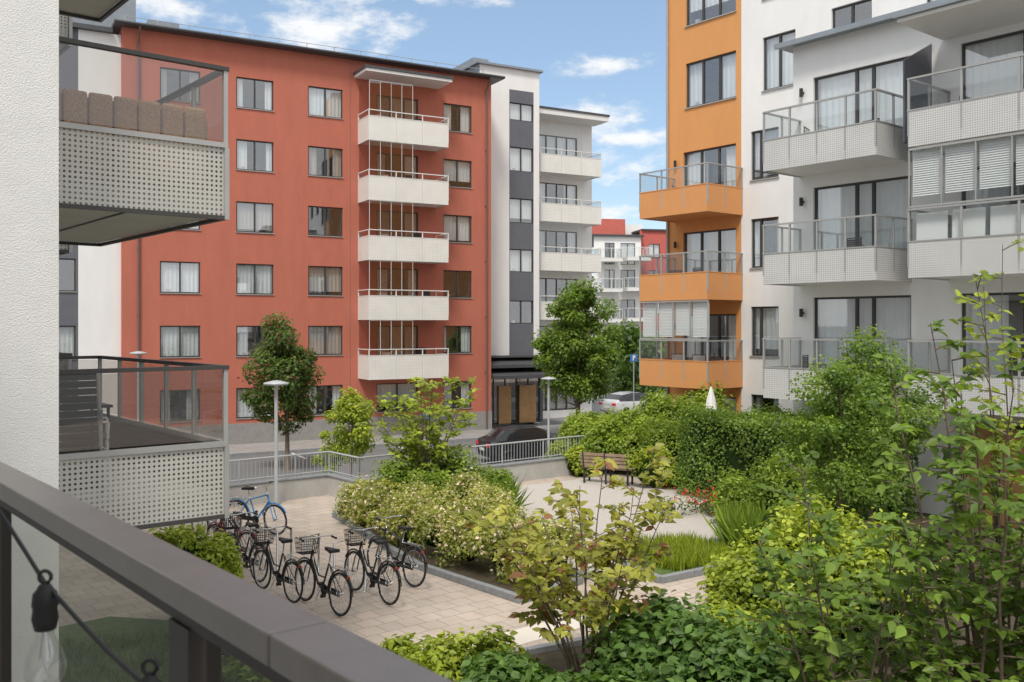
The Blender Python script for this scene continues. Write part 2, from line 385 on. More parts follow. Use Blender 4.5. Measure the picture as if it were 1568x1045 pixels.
def stems(name,base,nst,H,spread,nb,sz,pal,lpt=8,r0=.02,tmin=.3,tm=T_B,blen=.2,lean=(0,0),mt='leafbig',power=1.35,hmin=.62):
    e=E(name,base); w=P(); pos=[];nrm=[];tan=[];tone=[]
    for i in range(nst):
        an=2*math.pi*(i+random.random()*.7)/nst; sp=spread*random.uniform(.3,1.05); h=H*random.uniform(hmin,1.0)
        pts=[]
        for k in range(9):
            t=k/8; pts.append(Vector((math.cos(an)*(sp*t**power+.04)+lean[0]*t+random.uniform(-.03,.03),math.sin(an)*(sp*t**power+.04)+lean[1]*t+random.uniform(-.03,.03),h*t)))
        w.tube(pts,[r0*(1-.85*k/8) for k in range(9)],5)
        for b in range(nb):
            t=tmin+(1-tmin)*((b+random.random())/nb); kk=min(int(t*8),7); a=pts[kk].lerp(pts[kk+1],t*8-kk)
            dd=Vector((random.gauss(0,1),random.gauss(0,1),random.uniform(.1,.9))).normalized()
            dd=(dd+Vector((math.cos(an),math.sin(an),0))*.25).normalized()
            ln=H*blen*random.uniform(.5,1.1)*(1.15-.65*t)
            q=[a+dd*ln*s+Vector((0,0,-.10*ln*s*s)) for s in (0,.35,.7,1)]
            w.tube(q,[r0*.32,r0*.25,r0*.18,r0*.08],4)
            bt=random.random()
            for j in range(lpt):
                s=.2+.85*(j+random.random()*.6)/lpt
                pp=a+dd*ln*s+Vector((random.gauss(0,.015),random.gauss(0,.015),random.gauss(0,.015)-.10*ln*s*s))
                side=dd.cross(Vector((0,0,1)))*(1 if j%2 else -1)
                pos.append(pp); tan.append(side*.9+dd*.7+Vector((random.gauss(0,.3),random.gauss(0,.3),random.gauss(-.3,.3))))
                nrm.append(Vector((random.gauss(0,.45),random.gauss(-.25,.45),1))); tone.append(.45*bt+.55*random.random())
    pos=np.array(pos);nrm=np.array(nrm);tan=np.array(tan)
    sizes=sz*(.5+.7*rng.random(len(pos)))
    leaf_mesh('leaves',e,pos,nrm,tan,sizes,colors(np.array(tone),PAL[pal]),tm,M[mt])
    w.build('stems',M['bark'],e,smooth=True)
    return e
def hedge(name,p0,p1,th,h,dens,sz,pal):
    p0=Vector(p0);p1=Vector(p1); d=p1-p0; L=d.length; ang=math.atan2(d.y,d.x)
    e=E(name,(p0.x,p0.y,0),ang)
    def und(x,z): return .11*np.sin(x*2.1+z)+.08*np.sin(x*4.3+1+z*2.7)+.07*np.sin(z*3.1+x*.7)
    out=[]
    def face(n,fx,fy,fz,nv):
        out.append((fx,fy,fz,np.tile(np.array(nv,float),(n,1))))
    A=int(L*h*dens)
    for yy,nv in ((0,(0,-1,.35)),(th,(0,1,.35))):
        n=A if yy==0 else A//3; x=rng.random(n)*L; z=rng.random(n)*h; dp=rng.random(n)**2*.2
        y=yy+(dp if yy==0 else -dp)-und(x,z)*(1 if yy==0 else -1)+.03*rng.standard_normal(n); face(n,x,y,z,nv)
    n=int(L*th*dens*1.3); x=rng.random(n)*L; y=rng.random(n)*th; face(n,x,y,h-rng.random(n)**2*.15+und(x,y*3)+.07*np.abs(rng.standard_normal(n)),(0,0,1))
    for xx,nv in ((0,(-1,0,.3)),(L,(1,0,.3))):
        n=int(th*h*dens); y=rng.random(n)*th; z=rng.random(n)*h; face(n,np.full(n,xx)+und(y*3,z)*.8,y,z,nv)
    X=np.concatenate([o[0] for o in out]);Y=np.concatenate([o[1] for o in out]);Z=np.concatenate([o[2] for o in out]);NV=np.concatenate([o[3] for o in out])
    n=len(X); pos=np.stack([X,Y,Z],1)
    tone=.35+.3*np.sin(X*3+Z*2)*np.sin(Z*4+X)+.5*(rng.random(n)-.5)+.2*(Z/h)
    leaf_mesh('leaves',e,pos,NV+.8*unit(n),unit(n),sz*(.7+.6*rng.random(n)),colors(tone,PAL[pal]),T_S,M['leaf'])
    c=P(); c.box(.2,L-.2,.22,th-.22,0,h-.22); c.build('shade_core',M['core'],e)  # dark box inside the hedge, its colour stands in for shade
    return e

# ------------------------------------------------------------------ GROUND
g=P(); g.quad((-2500,-2500,-1.2),(2500,-2500,-1.2),(2500,2500,-1.2),(-2500,2500,-1.2)); g.build('ground',M['asphalt'])
deck=P(); deck.prism([(-24,9.6),(-4.9,25.4),(-3.9,24.2),(1.7,28.7),(6,32.2),(26,48),(40,20),(30,-14),(-24,-14)][::-1],-1.19,0)
deck.build('courtyard_paving',M['pave'])
def sheet(name,pts,z,m):
    p=P(); n=len(pts); p.v=[(a,b,z) for a,b in pts]; p.f=[tuple(range(n))]
    o=p.build(name,m)
    if o.data.polygons[0].normal.z<0: o.data.flip_normals()
    return o
def kerb(name,pts,h=.12,w=.12,closed=True,m=None):
    p=P(); n=len(pts)
    for i in range(n if closed else n-1):
        a=Vector(pts[i]);b=Vector(pts[(i+1)%n]); d=(b-a); L=d.length; d.normalize(); q=Vector((-d.y,d.x))*w/2
        k=max(1,round(L/1.0))
        for j in range(k):
            s=a+d*(L*j/k+.004); t=a+d*(L*(j+1)/k-.004)
            p.prism([(s.x-q.x,s.y-q.y),(t.x-q.x,t.y-q.y),(t.x+q.x,t.y+q.y),(s.x+q.x,s.y+q.y)],0.001,h+random.uniform(-.004,.004)+i*.0013)
    return p.build(name,m or M['kerb'],bevel=.008)
bedA=[(-4.2,22.4),(-1.75,17.6),(.15,15.4),(1.2,16.6),(-.3,20.5),(-.6,24.9),(-3.6,23.6)]
sheet('planting_bed',bedA,.05,M['soil']); kerb('kerb',bedA)
gravel=[(-.5,26.2),(-.3,20.5),(1.2,16.7),(2.0,17.5),(2.4,19.3),(4.4,19.6),(5.2,20.5),(5.0,25),(2.5,28.2)]
sheet('gravel_path',gravel,.006,M['gravel'])
bedB=[(2.1,17.6),(2.6,16.6),(3.9,17.5),(4.6,19.6),(2.5,19.2)]
sheet('grass_bed',bedB,.05,M['lawn']); kerb('kerb',bedB)
bedC=[(-2.4,12.3),(.2,12.9),(2.6,14.2),(4.3,16.3),(5.6,20.2),(6.6,24),(4.6,29.5),(8,31),(16,20),(12,2),(1,6),(-3,8)]
sheet('planting_bed',bedC,.04,M['soil'])
kerb('kerb',[(-2.4,12.3),(.2,12.9),(2.6,14.2),(4.3,16.3)],closed=False)
bedD=[(-9.5,11.5),(-6.2,14.6),(-4.1,14.2),(-2.75,11.9),(-3.2,8),(-6,5)]
sheet('lawn',bedD,.03,M['lawn'])
fa=math.radians(39.8)
def lworld(x,y): return (x*math.cos(fa)-y*math.sin(fa),x*math.sin(fa)+y*math.cos(fa))
q=[lworld(a,b) for a,b in ((5.9,10.2),(10.2,10.2),(10.2,10.75),(5.9,10.75))]
sheet('paving_border',q,.005,mat('light_slabs',(.66,.60,.53),.85,var=.08))

ra=math.radians(29.3)
st=E('street',(-2.93,50.5,0),ra)
p=P(); p.box(-60,30,-3.2,-.02,-1.199,-1.08); p.build('sidewalk_surface',M['walk'],st)
p=P(); p.box(-60,30,-3.35,-3.2,-1.199,-1.075); p.build('kerb_stone',M['kerb'],st)
p=P(); p.quad((-60,-11,-1.195),(60,-11,-1.195),(60,-3.36,-1.195),(-60,-3.36,-1.195)); p.build('road_surface',M['road'],st)
p=P()
for k in range(-12,10): p.box(k*5,k*5+.1,-5.6,-3.5,-1.192,-1.190)
p.build('parking_lines',M['paint'],st)

# ------------------------------------------------------------------ RED BUILDING
b=Bld('red_apartment_building',(-2.93,50.5,0),ra)
cols=[(-15.03,-13.25),(-11.60,-9.83),(-8.12,-6.35),(-.80,.88)]
ops=[]
for r in range(6):
    zt=1.58+2.95*r
    for c in cols: ops.append((c[0],c[1],zt-1.45,zt))
    if r>0: ops.append((-4.55,-2.25,zt-2.3,zt))
    else: ops.append((-4.55,-2.25,zt-1.45,zt))
b.wall('walls',M['red'],-16.64,2.06,-1.19,17.9,0,ops)
for o in ops:
    if o[3]-o[2]>2: b.window(o[0],o[1],o[2],o[3],0,3,.9,sill=False,beige=.35,full=.3)
    else: b.window(*o[:4],0,2,.9,beige=.1,full=.55)
w=b.p('walls',M['red'])
w.quad((2.06,0,-1.19),(2.06,12,-1.19),(2.06,12,17.9),(2.06,0,17.9)); w.quad((-16.64,12,-1.19),(-16.64,0,-1.19),(-16.64,0,17.9),(-16.64,12,17.9))
w.quad((2.06,12,-1.19),(-16.64,12,-1.19),(-16.64,12,17.9),(2.06,12,17.9))
b.p('plinth',M['plinth']).box(-16.6,2.09,-.04,-.003,-1.18,-.1)
b.p('roof',M['roof']).box(-17.0,2.6,-.5,12.3,17.9,18.06)
b.p('gutter',M['roof']).tube([(-17.0,-.56,17.97),(2.6,-.56,17.97)],.07,6)
rr=b.p('roof_rail',M['alu'])
for k in range(14): rr.box(-16.5+k*1.4,-16.47+k*1.4,.3,.33,18.06,18.5)
rr.tube([(-16.5,.31,18.5),(1.8,.31,18.5)],.015,5)
b.p('roof_box',M['roofgrey']).box(-19,-15.6,3.4,9,18.06,20.6)
b.p('roof_hatch',M['roofgrey']).box(-15.3,-13.9,1.6,3.8,18.06,18.9)
vt=b.p('roof_vents',M['roofgrey'])
for xx in (-12,-9.2,-3.4,-.5): vt.box(xx,xx+.5,5,5.5,18.061,19.3)
dp=b.p('downpipes',M['pipe'])
for xx in (-15.95,1.75):
    dp.tube([(xx,-.55,17.9),(xx,-.3,17.6),(xx,-.09,17.3),(xx,-.09,-1.1)],.05,8)
    for z in (2,5,8,11,14): dp.box(xx-.07,xx+.07,-.1,-.0,z,z+.05)
jt=b.p('expansion_joint',M['pipe'])
for xx in (-5.95,): jt.box(xx-.008,xx+.008,-.004,-.001,-.05,17.88)
for k in range(5):
    zb=1.9+2.95*k
    b.balcony(-5.53,-1.24,-1.5,0,zb,1.15,1.48,M['whitepanel'],glass=None,railm='whitemetal',slabm='whitemetal',post=1.4,pk='balcony_panels')
    g_=b.p('balcony_glass_screens',M['bglassbrown']); z0=zb+1.2; z1=zb+2.94
    q=b.p('screen_posts',M['whitemetal']); tops=b.p('screen_rails',M['alu'])
    xs=[-5.5,-4.93,-4.36,-3.79,-3.2]
    for i in range(4):
        dy=random.uniform(-.02,.02)
        g_.quad((xs[i],-1.48,z0),(xs[i+1],-1.48+dy,z0),(xs[i+1],-1.48+dy,z1),(xs[i],-1.48,z1))
    g_.quad((-5.5,-1.47,z0),(-5.5,-.02,z0),(-5.5,-.02,z1),(-5.5,-1.47,z1))
    for i,xx in enumerate(xs): q.box(xx-.008,xx+.008,-1.5,-1.47,z0,z1)
    tops.box(-5.52,-3.18,-1.51,-1.46,z1-.06,z1-.005)
    q=b.p('balcony_furniture',M['darkmetal'])
    x=random.uniform(-3.2,-2.2); q.box(x,x+.45,-.9,-.5,zb+.62,zb+.66); q.box(x,x+.45,-.52,-.48,zb+.66,zb+1.5)
    q=b.p('balcony_plants_pots',M['curtain2']); x=random.uniform(-5.1,-4.4); q.box(x,x+.3,-1.3,-1.0,zb+.2,zb+1.3)
b.p('balcony_canopy',M['whitemetal']).box(-5.75,-1.1,-1.7,-.003,17.0,17.14)
b.p('canopy_edge',M['roof']).box(-5.8,-1.05,-1.75,-.006,17.145,17.27)
b.done()

b=Bld('white_corner_building',(-2.93,50.5,0),ra)
b.wall('walls',M['white'],-18.4,-16.64,-1.19,17.6,.3)
go=[(-19.3,-18.5,z-1.45,z) for z in (1.58,4.53,7.48,10.43,13.38)]
b.wall('grey_wall',M['greywall'],-19.4,-18.4,-1.19,17.6,.3,go)
for o in go: b.window(*o,.3,1,.5)
b.wall('walls',M['white'],-34,-19.4,-1.19,17.6,.3)
b.p('roof',M['roof']).box(-34,-17.02,0,12,17.6,17.8)
b.done()

b=Bld('white_stair_tower',(-2.93,50.5,0),ra)
tw=[(17.47,16.45),(14.9,13.5),(11.93,10.5),(8.98,7.65),(6.0,4.65)]
b.wall('walls',M['white'],2.56,4.47,-1.19,19.4,2.3)
b.wall('walls',M['white'],6.10,6.49,-1.19,19.4,2.3)
to=[(4.49,6.08,z0,z1) for z1,z0 in tw]
b.wall('grey_wall',M['greywall'],4.47,6.10,2.4,18.2,2.3,to)
b.wall('walls',M['white'],4.47,6.10,18.2,19.4,2.3)
for o in to: b.window(*o,2.3,2,.6,sill=False,full=.8)
w=b.p('walls',M['white']); 
w.quad((6.49,2.3,-1.19),(6.49,9,-1.19),(6.49,9,19.4),(6.49,2.3,19.4)); w.quad((2.56,9,17),(2.56,2.3,17),(2.56,2.3,19.4),(2.56,9,19.4))
b.p('side_cladding',M['roofgrey']).box(2.50,2.555,2.35,7,18.06,19.3)
b.p('roof',M['roofgrey']).box(2.3,6.65,2.1,9,19.4,19.52)
b.p('roof_box',M['roofgrey']).box(2.6,3.6,3.2,6,19.52,20.0)
b.wall('entrance_wall',M['greywall'],2.1,6.49,-1.07,2.4,1.9,[(2.5,6.3,-1.07,1.6)])
b.window(2.5,6.3,-1.05,1.6,1.9,5,0,sill=False)
b.p('entrance_door',M['door_wood']).box(3.55,4.35,1.85,1.95,-1.05,1.1); b.p('entrance_door',M['door_wood']).box(4.9,6.0,1.85,1.95,-1.05,1.1)
cn=b.p('entrance_canopy',M['roof']); cn.box(2.1,6.7,-.3,1.9,1.62,1.78); cn.box(2.1,6.7,.3,1.9,2.2,2.35); cn.box(2.12,6.4,.9,1.9,2.75,2.85)
cn.quad((2.12,-.28,1.79),(6.68,-.28,1.79),(6.68,1.9,2.2),(2.12,1.9,2.2)); cn.quad((2.12,.3,2.36),(6.68,.3,2.36),(6.68,1.9,2.8),(2.12,1.9,2.8))
b.done()
b=Bld('white_apartment_building',(-2.93,50.5,0),ra)
wo=[]
for k in range(6):
    zb=-.97+2.95*k; wo.append((7.6,10.6,zb+.25,zb+2.55))
b.wall('walls',M['white'],6.49,11.7,-1.19,17.5,4.5,wo)
for o in wo: b.window(*o,4.5,4,.9,sill=False)
w=b.p('walls',M['white']); w.quad((11.7,4.5,-1.19),(11.7,16,-1.19),(11.7,16,17.5),(11.7,4.5,17.5))
b.p('roof',M['roof']).box(6.5,11.9,2.8,16,17.5,17.62)
b.p('fascia',M['whitemetal']).box(6.6,11.85,2.85,4.5,17.2,17.495)
for k in range(5):
    zb=1.98+2.95*k
    b.balcony(7.0,11.36,3.0,4.5,zb,1.05,1.42,M['whitepanel'],glass='bglass',railm='whitemetal',slabm='whitemetal',post=1.4)
    if k in(2,4): 
        q=b.p('screens',M['bglass']); q.quad((7.0,3.02,zb+1.5),(10,3.02,zb+1.5),(10,3.02,zb+2.9),(7,3.02,zb+2.9))
b.done()

# ------------------------------------------------------------------ RIGHT BUILDING
rb=-math.radians(50.96)
b=Bld('orange_and_white_apartment_building',(7.95,25,0),rb)
YR=4.01
oo=[(-7.79,-5.6,z-1.58,z) for z in (13.8,16.7,19.6)]+[(-7.9,-5.6,zf+.22,zf+2.42) for zf in (8.25,5.4,2.5)]+[(-7.9,-5.6,.15,2.1)]
b.wall('orange_walls',M['orange'],-8.65,-5.38,0,21,YR,oo)
for i,o in enumerate(oo): b.window(*o,YR,3,1 if i!=4 else .3,sill=i<3,full=.5,beige=.05)
wo=[(-4.99,-3.91,z-1.62,z) for z in (10.95,8.05,5.15,2.25)]+[(-4.52,-3.28,12.2,13.95),(-2.0,-.66,13.3,14.25),(-4.52,-3.28,15.2,16.9),(1.0,2.4,13.3,14.4),(4.0,5.4,13.3,14.4)]
b.wall('white_walls',M['white'],-5.38,14,0,21,YR,wo)
for i,o in enumerate(wo): b.window(*o,YR,2,.9,widths=[0,.32,1] if i<4 else None,beige=.05)
w=b.p('orange_walls',M['orange']); w.quad((-8.65,YR+12,0),(-8.65,YR,0),(-8.65,YR,21),(-8.65,YR+12,21))
fo=[(0,2.7,zf+.2,zf+2.56) for zf in (8.5,5.6,2.7)]+[(3.9,7.0,zf+.2,zf+2.56) for zf in (8.5,5.6,2.7)]+[(0,2.7,.1,2.2),(8,10,5.8,8.1),(8,10,8.7,11)]
b.wall('white_walls',M['white'],-.61,14,0,12,0,fo)
for o in fo: b.window(*o,0,3,1,sill=False,beige=.05,widths=[0,.45,.62,1],full=.6)
b.p('shopfront',M['door_wood']).box(3.9,9,-.06,-.003,0.02,2.2)
sf=b.p('shopfront_frames',M['frame'])
for k in range(7): sf.box(3.9+k*.85,3.96+k*.85,-.1,-.062,0.02,2.2)
sf.box(3.9,9,-.1,-.062,2.2,2.3)
w=b.p('white_walls',M['white']); w.quad((-.61,YR,0),(-.61,0,0),(-.61,0,12),(-.61,YR,12))
b.p('roof',M['roofgrey']).box(-.95,14,-.4,YR-.003,12.0,12.08); b.p('roof',M['roofgrey']).box(-.9,14,-.45,-.38,11.93,11.998)
b.p('roof_canopy',M['whitemetal']).box(3.5,14,-2.1,-.003,11.22,11.3); b.p('roof_canopy_edge',M['roofgrey']).box(3.45,14,-2.2,-.5,11.305,11.35)
for zf in (8.25,5.4,2.5):
    b.balcony(-8.3,-5.34,YR-1.8,YR,zf,.85,1.55,M['orangepanel'],railm='alu',slabm='orangepanel',post=1.0,pk='orange_balcony_panels')
for zf in (8.5,5.6,2.7):
    b.balcony(-.39,2.70,-1.6,0,zf,.74,1.5,M['greypanel'],railm='alu',slabm='whitemetal',post=.8,pk='balcony_panels')
    b.balcony(3.64,9.5,-1.86,0,zf,.76,1.5,M['greypanel'],railm='alu',slabm='whitemetal',post=1.1,pk='balcony_panels')
sc=b.p('privacy_screen',M['greywall']); sc.v+=[(3.2,-1.3,8.7),(3.2,-.05,8.7),(3.2,-.05,11.2),(3.2,-1.3,10.6),(3.24,-1.3,8.7),(3.24,-.05,8.7),(3.24,-.05,11.2),(3.24,-1.3,10.6)]
sc.f+=[(0,1,2,3),(7,6,5,4),(0,3,7,4),(3,2,6,7),(1,5,6,2)]
def glazed(x0,x1,y0,z0,z1,blindz,side=True):
    gl=b.p('glazing',M['bglass']); fr=b.p('glazing_frames',M['alu']); bl=b.p('blinds',M['blind'])
    gl.quad((x0,y0,z0),(x1,y0,z0),(x1,y0,z1),(x0,y0,z1))
    n=max(3,round((x1-x0)/.75))
    for k in range(n+1):
        xx=x0+(x1-x0)*k/n; fr.box(xx-.012,xx+.012,y0-.02,y0+.02,z0,z1)
    fr.box(x0,x1,y0-.025,y0+.025,z1-.05,z1); fr.box(x0,x1,y0-.025,y0+.025,z0,z0+.04)
    for k in range(n):
        a=x0+(x1-x0)*k/n+.03; c=x0+(x1-x0)*(k+1)/n-.03
        bz=blindz+(random.uniform(-.03,.03))
        mm=int((z1-.06-bz)/.05)
        for j in range(mm):
            z=z1-.06-j*.05; bl.quad((a,y0+.09,z-.048),(c,y0+.09,z-.048),(c,y0+.115,z),(a,y0+.115,z))
glazed(3.64,9.5,-1.84,7.12,8.44,7.35)
bl=b.p('blinds',M['blind'])
for k in range(7): bl.quad((3.75+k*.8,-1.74,6.4),(3.75+k*.8+.7,-1.74,6.4),(3.75+k*.8+.7,-1.72,7.0),(3.75+k*.8,-1.72,7.0))
glazed(-8.3,-5.34,YR-1.78,4.06,5.36,4.15)
for z in (10.6,7.7,4.75):
    q=b.p('wall_lamps',M['darkmetal']); q.tube([(-.3,-.1,z),(-.3,-.1,z+.22)],.05,8); q.box(-.33,-.27,-.09,-.001,z+.08,z+.14)
for z in (10.2,7.3,4.4):
    q=b.p('wall_lamps',M['darkmetal']); q.tube([(-8.2,YR-.1,z),(-8.2,YR-.1,z+.22)],.05,8)
b.p('downpipe',M['alu']).tube([(-8.60,YR-.06,0),(-8.60,YR-.06,21)],.045,8)
b.done()

def chair(name,loc,rot,m1,m2,h=.85,parent=None):
    e=E(name,loc,rot); f=P()
    for x,y in((-.24,-.22),(.24,-.22),(-.24,.24),(.24,.24)):
        f.tube([(x,y,0),(x*.95,y*.95,.44 if y<0 else h)],.014,6)
    f.tube([(-.24,.23,h),(.24,.23,h)],.014,6)
    for x in(-.25,.25): f.tube([(x,-.22,.62),(x,.22,.64)],.014,6); f.tube([(x,-.21,.44),(x,-.22,.62)],.014,6)
    f.build('frame',m1,e)
    s=P(); s.box(-.24,.24,-.24,.22,.43,.46)
    for k in range(6): s.box(-.23,.23,.215,.235,.5+k*.055,.545+k*.055)
    s.build('seat_and_back',m2,e); return e
def rworld(x,y): 
    return (7.95+x*math.cos(rb)-y*math.sin(rb),25+x*math.sin(rb)+y*math.cos(rb))
for (x,y,z,r) in ((-7.2,3.1,8.45,1),(-6.1,2.9,5.6,2),(-7.4,3.2,5.6,.3),(-6.3,3.1,2.7,2.5),(-7.2,3.0,2.7,0),(.6,-.8,8.7,1),(1.8,-.7,5.8,2),(4.6,-.9,8.7,1),(5.6,-.9,5.8,2),(.5,-.7,2.9,1),(1.9,-.7,8.7,-1)):
    xw,yw=rworld(x,y); chair('balcony_chair',(xw,yw,z),r,M['darkmetal'],M['whitemetal'] if random.random()<.4 else M['darkmetal'])

# ------------------------------------------------------------------ OUR BUILDING (left)
b=Bld('white_apartment_building',(0,0,0),fa)
w=b.p('walls',M['wallnear']); w.box(-12,2.1,8.28,26,0,14); w.box(-12,-.95,-9,8.277,0,8.6)
b.p('roof',M['roof']).box(-12.2,2.4,8.1,26.2,14,14.15)
for (y0,y1) in ((8.9,12.9),(14.3,18.3)):
    for zb in (2.67,5.58,8.5):
        x0,x1=2.103,3.77
        b.p('balcony_slabs',M['slab']).box(x0,x1-.03,y0+.03,y1-.03,zb,zb+.2)
        pn=b.p('perforated_panels',M['nearpanel']); z0,z1=zb+.0,zb+.66
        pn.quad((x0,y0,z0),(x1,y0,z0),(x1,y0,z1),(x0,y0,z1)); pn.quad((x1,y0,z0),(x1,y1,z0),(x1,y1,z1),(x1,y0,z1)); pn.quad((x1,y1,z0),(x0,y1,z0),(x0,y1,z1),(x1,y1,z1))
        lnr=b.p('dark_backing',M['railpost']); lnr.box(x1-.05,x1-.045,y0+.06,y1-.06,z0+.2,z1-.003)  # dark sheet added behind the outer panel so its holes show dark
        r=b.p('railings',M['alu']); dk=b.p('edge_trims',M['frame'])
        for yy in(y0,y1):
            r.box(x0,x1+.02,yy-.025,yy+.025,z1,z1+.05); dk.box(x0,x1+.03,yy-.03,yy+.03,zb+1.41,zb+1.45)
            dk.box(x0,x1+.02,yy-.02,yy+.02,z0-.04,z0-.002)
        r.box(x1-.025,x1+.025,y0+.025,y1-.025,z1,z1+.05); dk.box(x1-.03,x1+.03,y0+.03,y1-.03,zb+1.41,zb+1.45)
        dk.box(x1-.02,x1+.02,y0+.02,y1-.02,z0-.04,z0-.002)
        r.box(x1-.015,x1+.03,y0-.03,y0+.0,z0-.04,z1-.002)
        for k in range(6):
            yy=y0+(y1-y0)*k/5; r.box(x1-.02,x1+.02,yy-.02,yy+.02,z1+.05,zb+1.41)
        for xx in (x0+.3,x0+.9): r.box(xx-.02,xx+.02,y1-.02,y1+.02,z1+.05,zb+1.41)
        gl=b.p('balcony_glass',M['nearglass']); a,c=z1+.07,zb+1.40
        gl.quad((x0,y0,a),(x1-.03,y0,a),(x1-.03,y0,c),(x0,y0,c)); gl.quad((x1,y0+.03,a),(x1,y1,a),(x1,y1,c),(x1,y0+.03,c)); gl.quad((x1,y1,a),(x0,y1,a),(x0,y1,c),(x1,y1,c))
        b.p('slab_seams',M['frame']).box(x0+.8,x0+.82,y0+.05,y1-.05,zb-.012,zb-.001)
b.done()
b=Bld('balcony_railing',(0,0,0),fa)
b.p('floor_slab',M['slab']).box(-.947,.66,-4,8.27,2.66,2.86)
h=b.p('handrail',M['rail']); h.box(.545,.635,-4,1.147,4.055,4.1); h.box(.545,.635,1.151,8.27,4.055,4.1)
lo=b.p('under_rail',M['railpost']); lo.box(.57,.615,-4,8.27,4.02,4.053); lo.box(.57,.615,-4,8.27,2.9,2.95)
for yy in (-1.38,.07,1.52,2.97,4.42,5.87,7.32): b.p('posts',M['railpost']).box(.565,.62,yy-.042,yy+.042,2.862,4.019)
gg=b.p('glass_panels',glassmat('rail_glass',(.62,.64,.60),.05,edge=.35))
yl=[-4,-1.38,.07,1.52,2.97,4.42,5.87,7.32,8.25]
for i in range(len(yl)-1): gg.quad((.592,yl[i]+.05,2.96),(.592,yl[i+1]-.05,2.96),(.592,yl[i+1]-.05,4.015),(.592,yl[i]+.05,4.015))
e=b.done()
for o in e.children:
    if o.name.startswith('handrail'):
        bv=o.modifiers.new('b','BEVEL'); bv.width=.004; bv.segments=2

e=E('string_lights')
w=P(); w.tube([(-1.25,1.75,4.42),(-1.0,1.62,4.30),(-.81,1.5,4.205),(-.745,1.455,4.15),(-.70,1.42,4.115),(-.62,1.36,4.075),(-.54,1.28,4.055),(-.47,1.2,4.05),(-.40,1.12,4.04),(-.3,1.02,4.06)],.0035,6)
sk=P(); bb=P(); fl=P()
for (x,y,z) in ((-.695,1.41,4.115),(-.455,1.19,4.06)):
    sk.lathe([(.001,z+.004),(.009,z),(.012,z-.006),(.017,z-.012),(.019,z-.03),(.017,z-.034),(.019,z-.05),(.015,z-.066),(.001,z-.067)],(x,y),16)
    sk.torus((x,y,z+.012),(1,0,0),(0,0,1),.009,.003,14,5)
    bb.lathe([(.012,z-.066),(.014,z-.078),(.022,z-.095),(.029,z-.115),(.029,z-.13),(.022,z-.146),(.010,z-.155),(.001,z-.157)],(x,y),20)
    fl.tube([(x-.003,y,z-.07),(x-.008,y,z-.11),(x,y,z-.125),(x+.008,y,z-.11),(x+.003,y,z-.07)],.0012,5)
w.build('cable',M['black'],e,smooth=True); sk.build('sockets',M['black'],e,smooth=True)
bb.build('bulbs',glassmat('bulb_glass',(.93,.93,.92),.14,.01,.8),e,smooth=True); fl.build('filaments',M['chrome'],e)

x,y=lworld(2.95,9.6)
e=E('wicker_sofa',(x,y,5.79),fa)
s=P(); s.box(-.72,.62,-.3,.5,.05,.4); s.box(-.72,.64,-.42,-.28,.05,.82); s.box(-.84,-.70,-.42,.5,.05,.74); s.box(.60,.76,-.44,.5,.05,.76)
for k in range(7): s.box(-.82+k*.222,-.605+k*.222,-.47,-.415,.10,.86)
s.build('wicker_body',M['wicker'],e,bevel=.03)
s=P(); s.box(-.68,.58,-.26,.46,.405,.52); s.build('cushions',M['curtain2'],e,bevel=.04)
x,y=lworld(2.75,11.6)
e=E('wicker_sofa',(x,y,5.79),fa+math.pi/2)
s=P(); s.box(-.8,.8,-.3,.45,.05,.4); s.box(-.8,.8,.4,.55,.05,.75); s.box(-.9,-.78,-.3,.55,.05,.6); s.box(.78,.9,-.3,.55,.05,.6); s.build('wicker_body',M['wicker'],e,bevel=.04)
x,y=lworld(2.43,9.15); e=E('folding_lounger',(x,y,2.88),fa)
s=P()
for k in range(16): s.box(-.26,.25,.02+.008*k,.04+.008*k,.1+k*.068,.162+k*.068)
s.build('slats',M['darkmetal'],e); s=P()
for xx in(-.28,.27): s.tube([(xx,0,.05),(xx,.16,1.22)],.018,6)
s.tube([(.33,.3,0),(.27,.05,.85)],.016,6); s.tube([(.33,.1,.45),(.33,.4,.5)],.016,6)
s.build('frame',M['alu'],e)
x,y=lworld(2.95,10.6); chair('balcony_chair',(x,y,2.88),2,M['whitemetal'],M['darkmetal'])
x,y=lworld(2.6,12.0); chair('balcony_chair',(x,y,2.88),1,M['darkmetal'],M['darkmetal'])
x,y=lworld(3.0,11.5); e=E('balcony_table',(x,y,2.88),fa); s=P(); s.box(-.4,.4,-.35,.35,.70,.73)
for xx in(-.36,.36):
    for yy in(-.31,.31): s.tube([(xx,yy,0),(xx,yy,.7)],.018,6)
s.build('table_top_and_legs',M['darkmetal'],e)

# ------------------------------------------------------------------ COURTYARD EDGE WALL + RAILING
def cwall(name,pts):
    e=E(name); wp=P(); cp=P(); rp=P()
    for i in range(len(pts)-1):
        a=Vector(pts[i]);c=Vector(pts[i+1]); d=c-a; L=d.length; d.normalize(); q=Vector((-d.y,d.x))*.11; q2=q*1.25
        wp.prism([tuple(a-q),tuple(c-q),tuple(c+q),tuple(a+q)],-1.19,.50+i*.002); cp.prism([tuple(a-q2),tuple(c-q2),tuple(c+q2),tuple(a+q2)],.51,.56+i*.002)
        rp.tube([(a.x,a.y,1.14),(c.x,c.y,1.14)],.025,6); rp.tube([(a.x,a.y,.64),(c.x,c.y,.64)],.015,6)
        n=int(L/.11)
        for k in range(n+1):
            t=a+d*(L*k/n); rp.tube([(t.x,t.y,.60),(t.x,t.y,1.13)] if k%14 else [(t.x,t.y,.56),(t.x,t.y,1.13)],.008 if k%14 else .022,4)
    wp.build('concrete_wall',M['concrete'],e); cp.build('coping',M['kerb'],e,bevel=.01); rp.build('railing',M['lamp'],e); return e
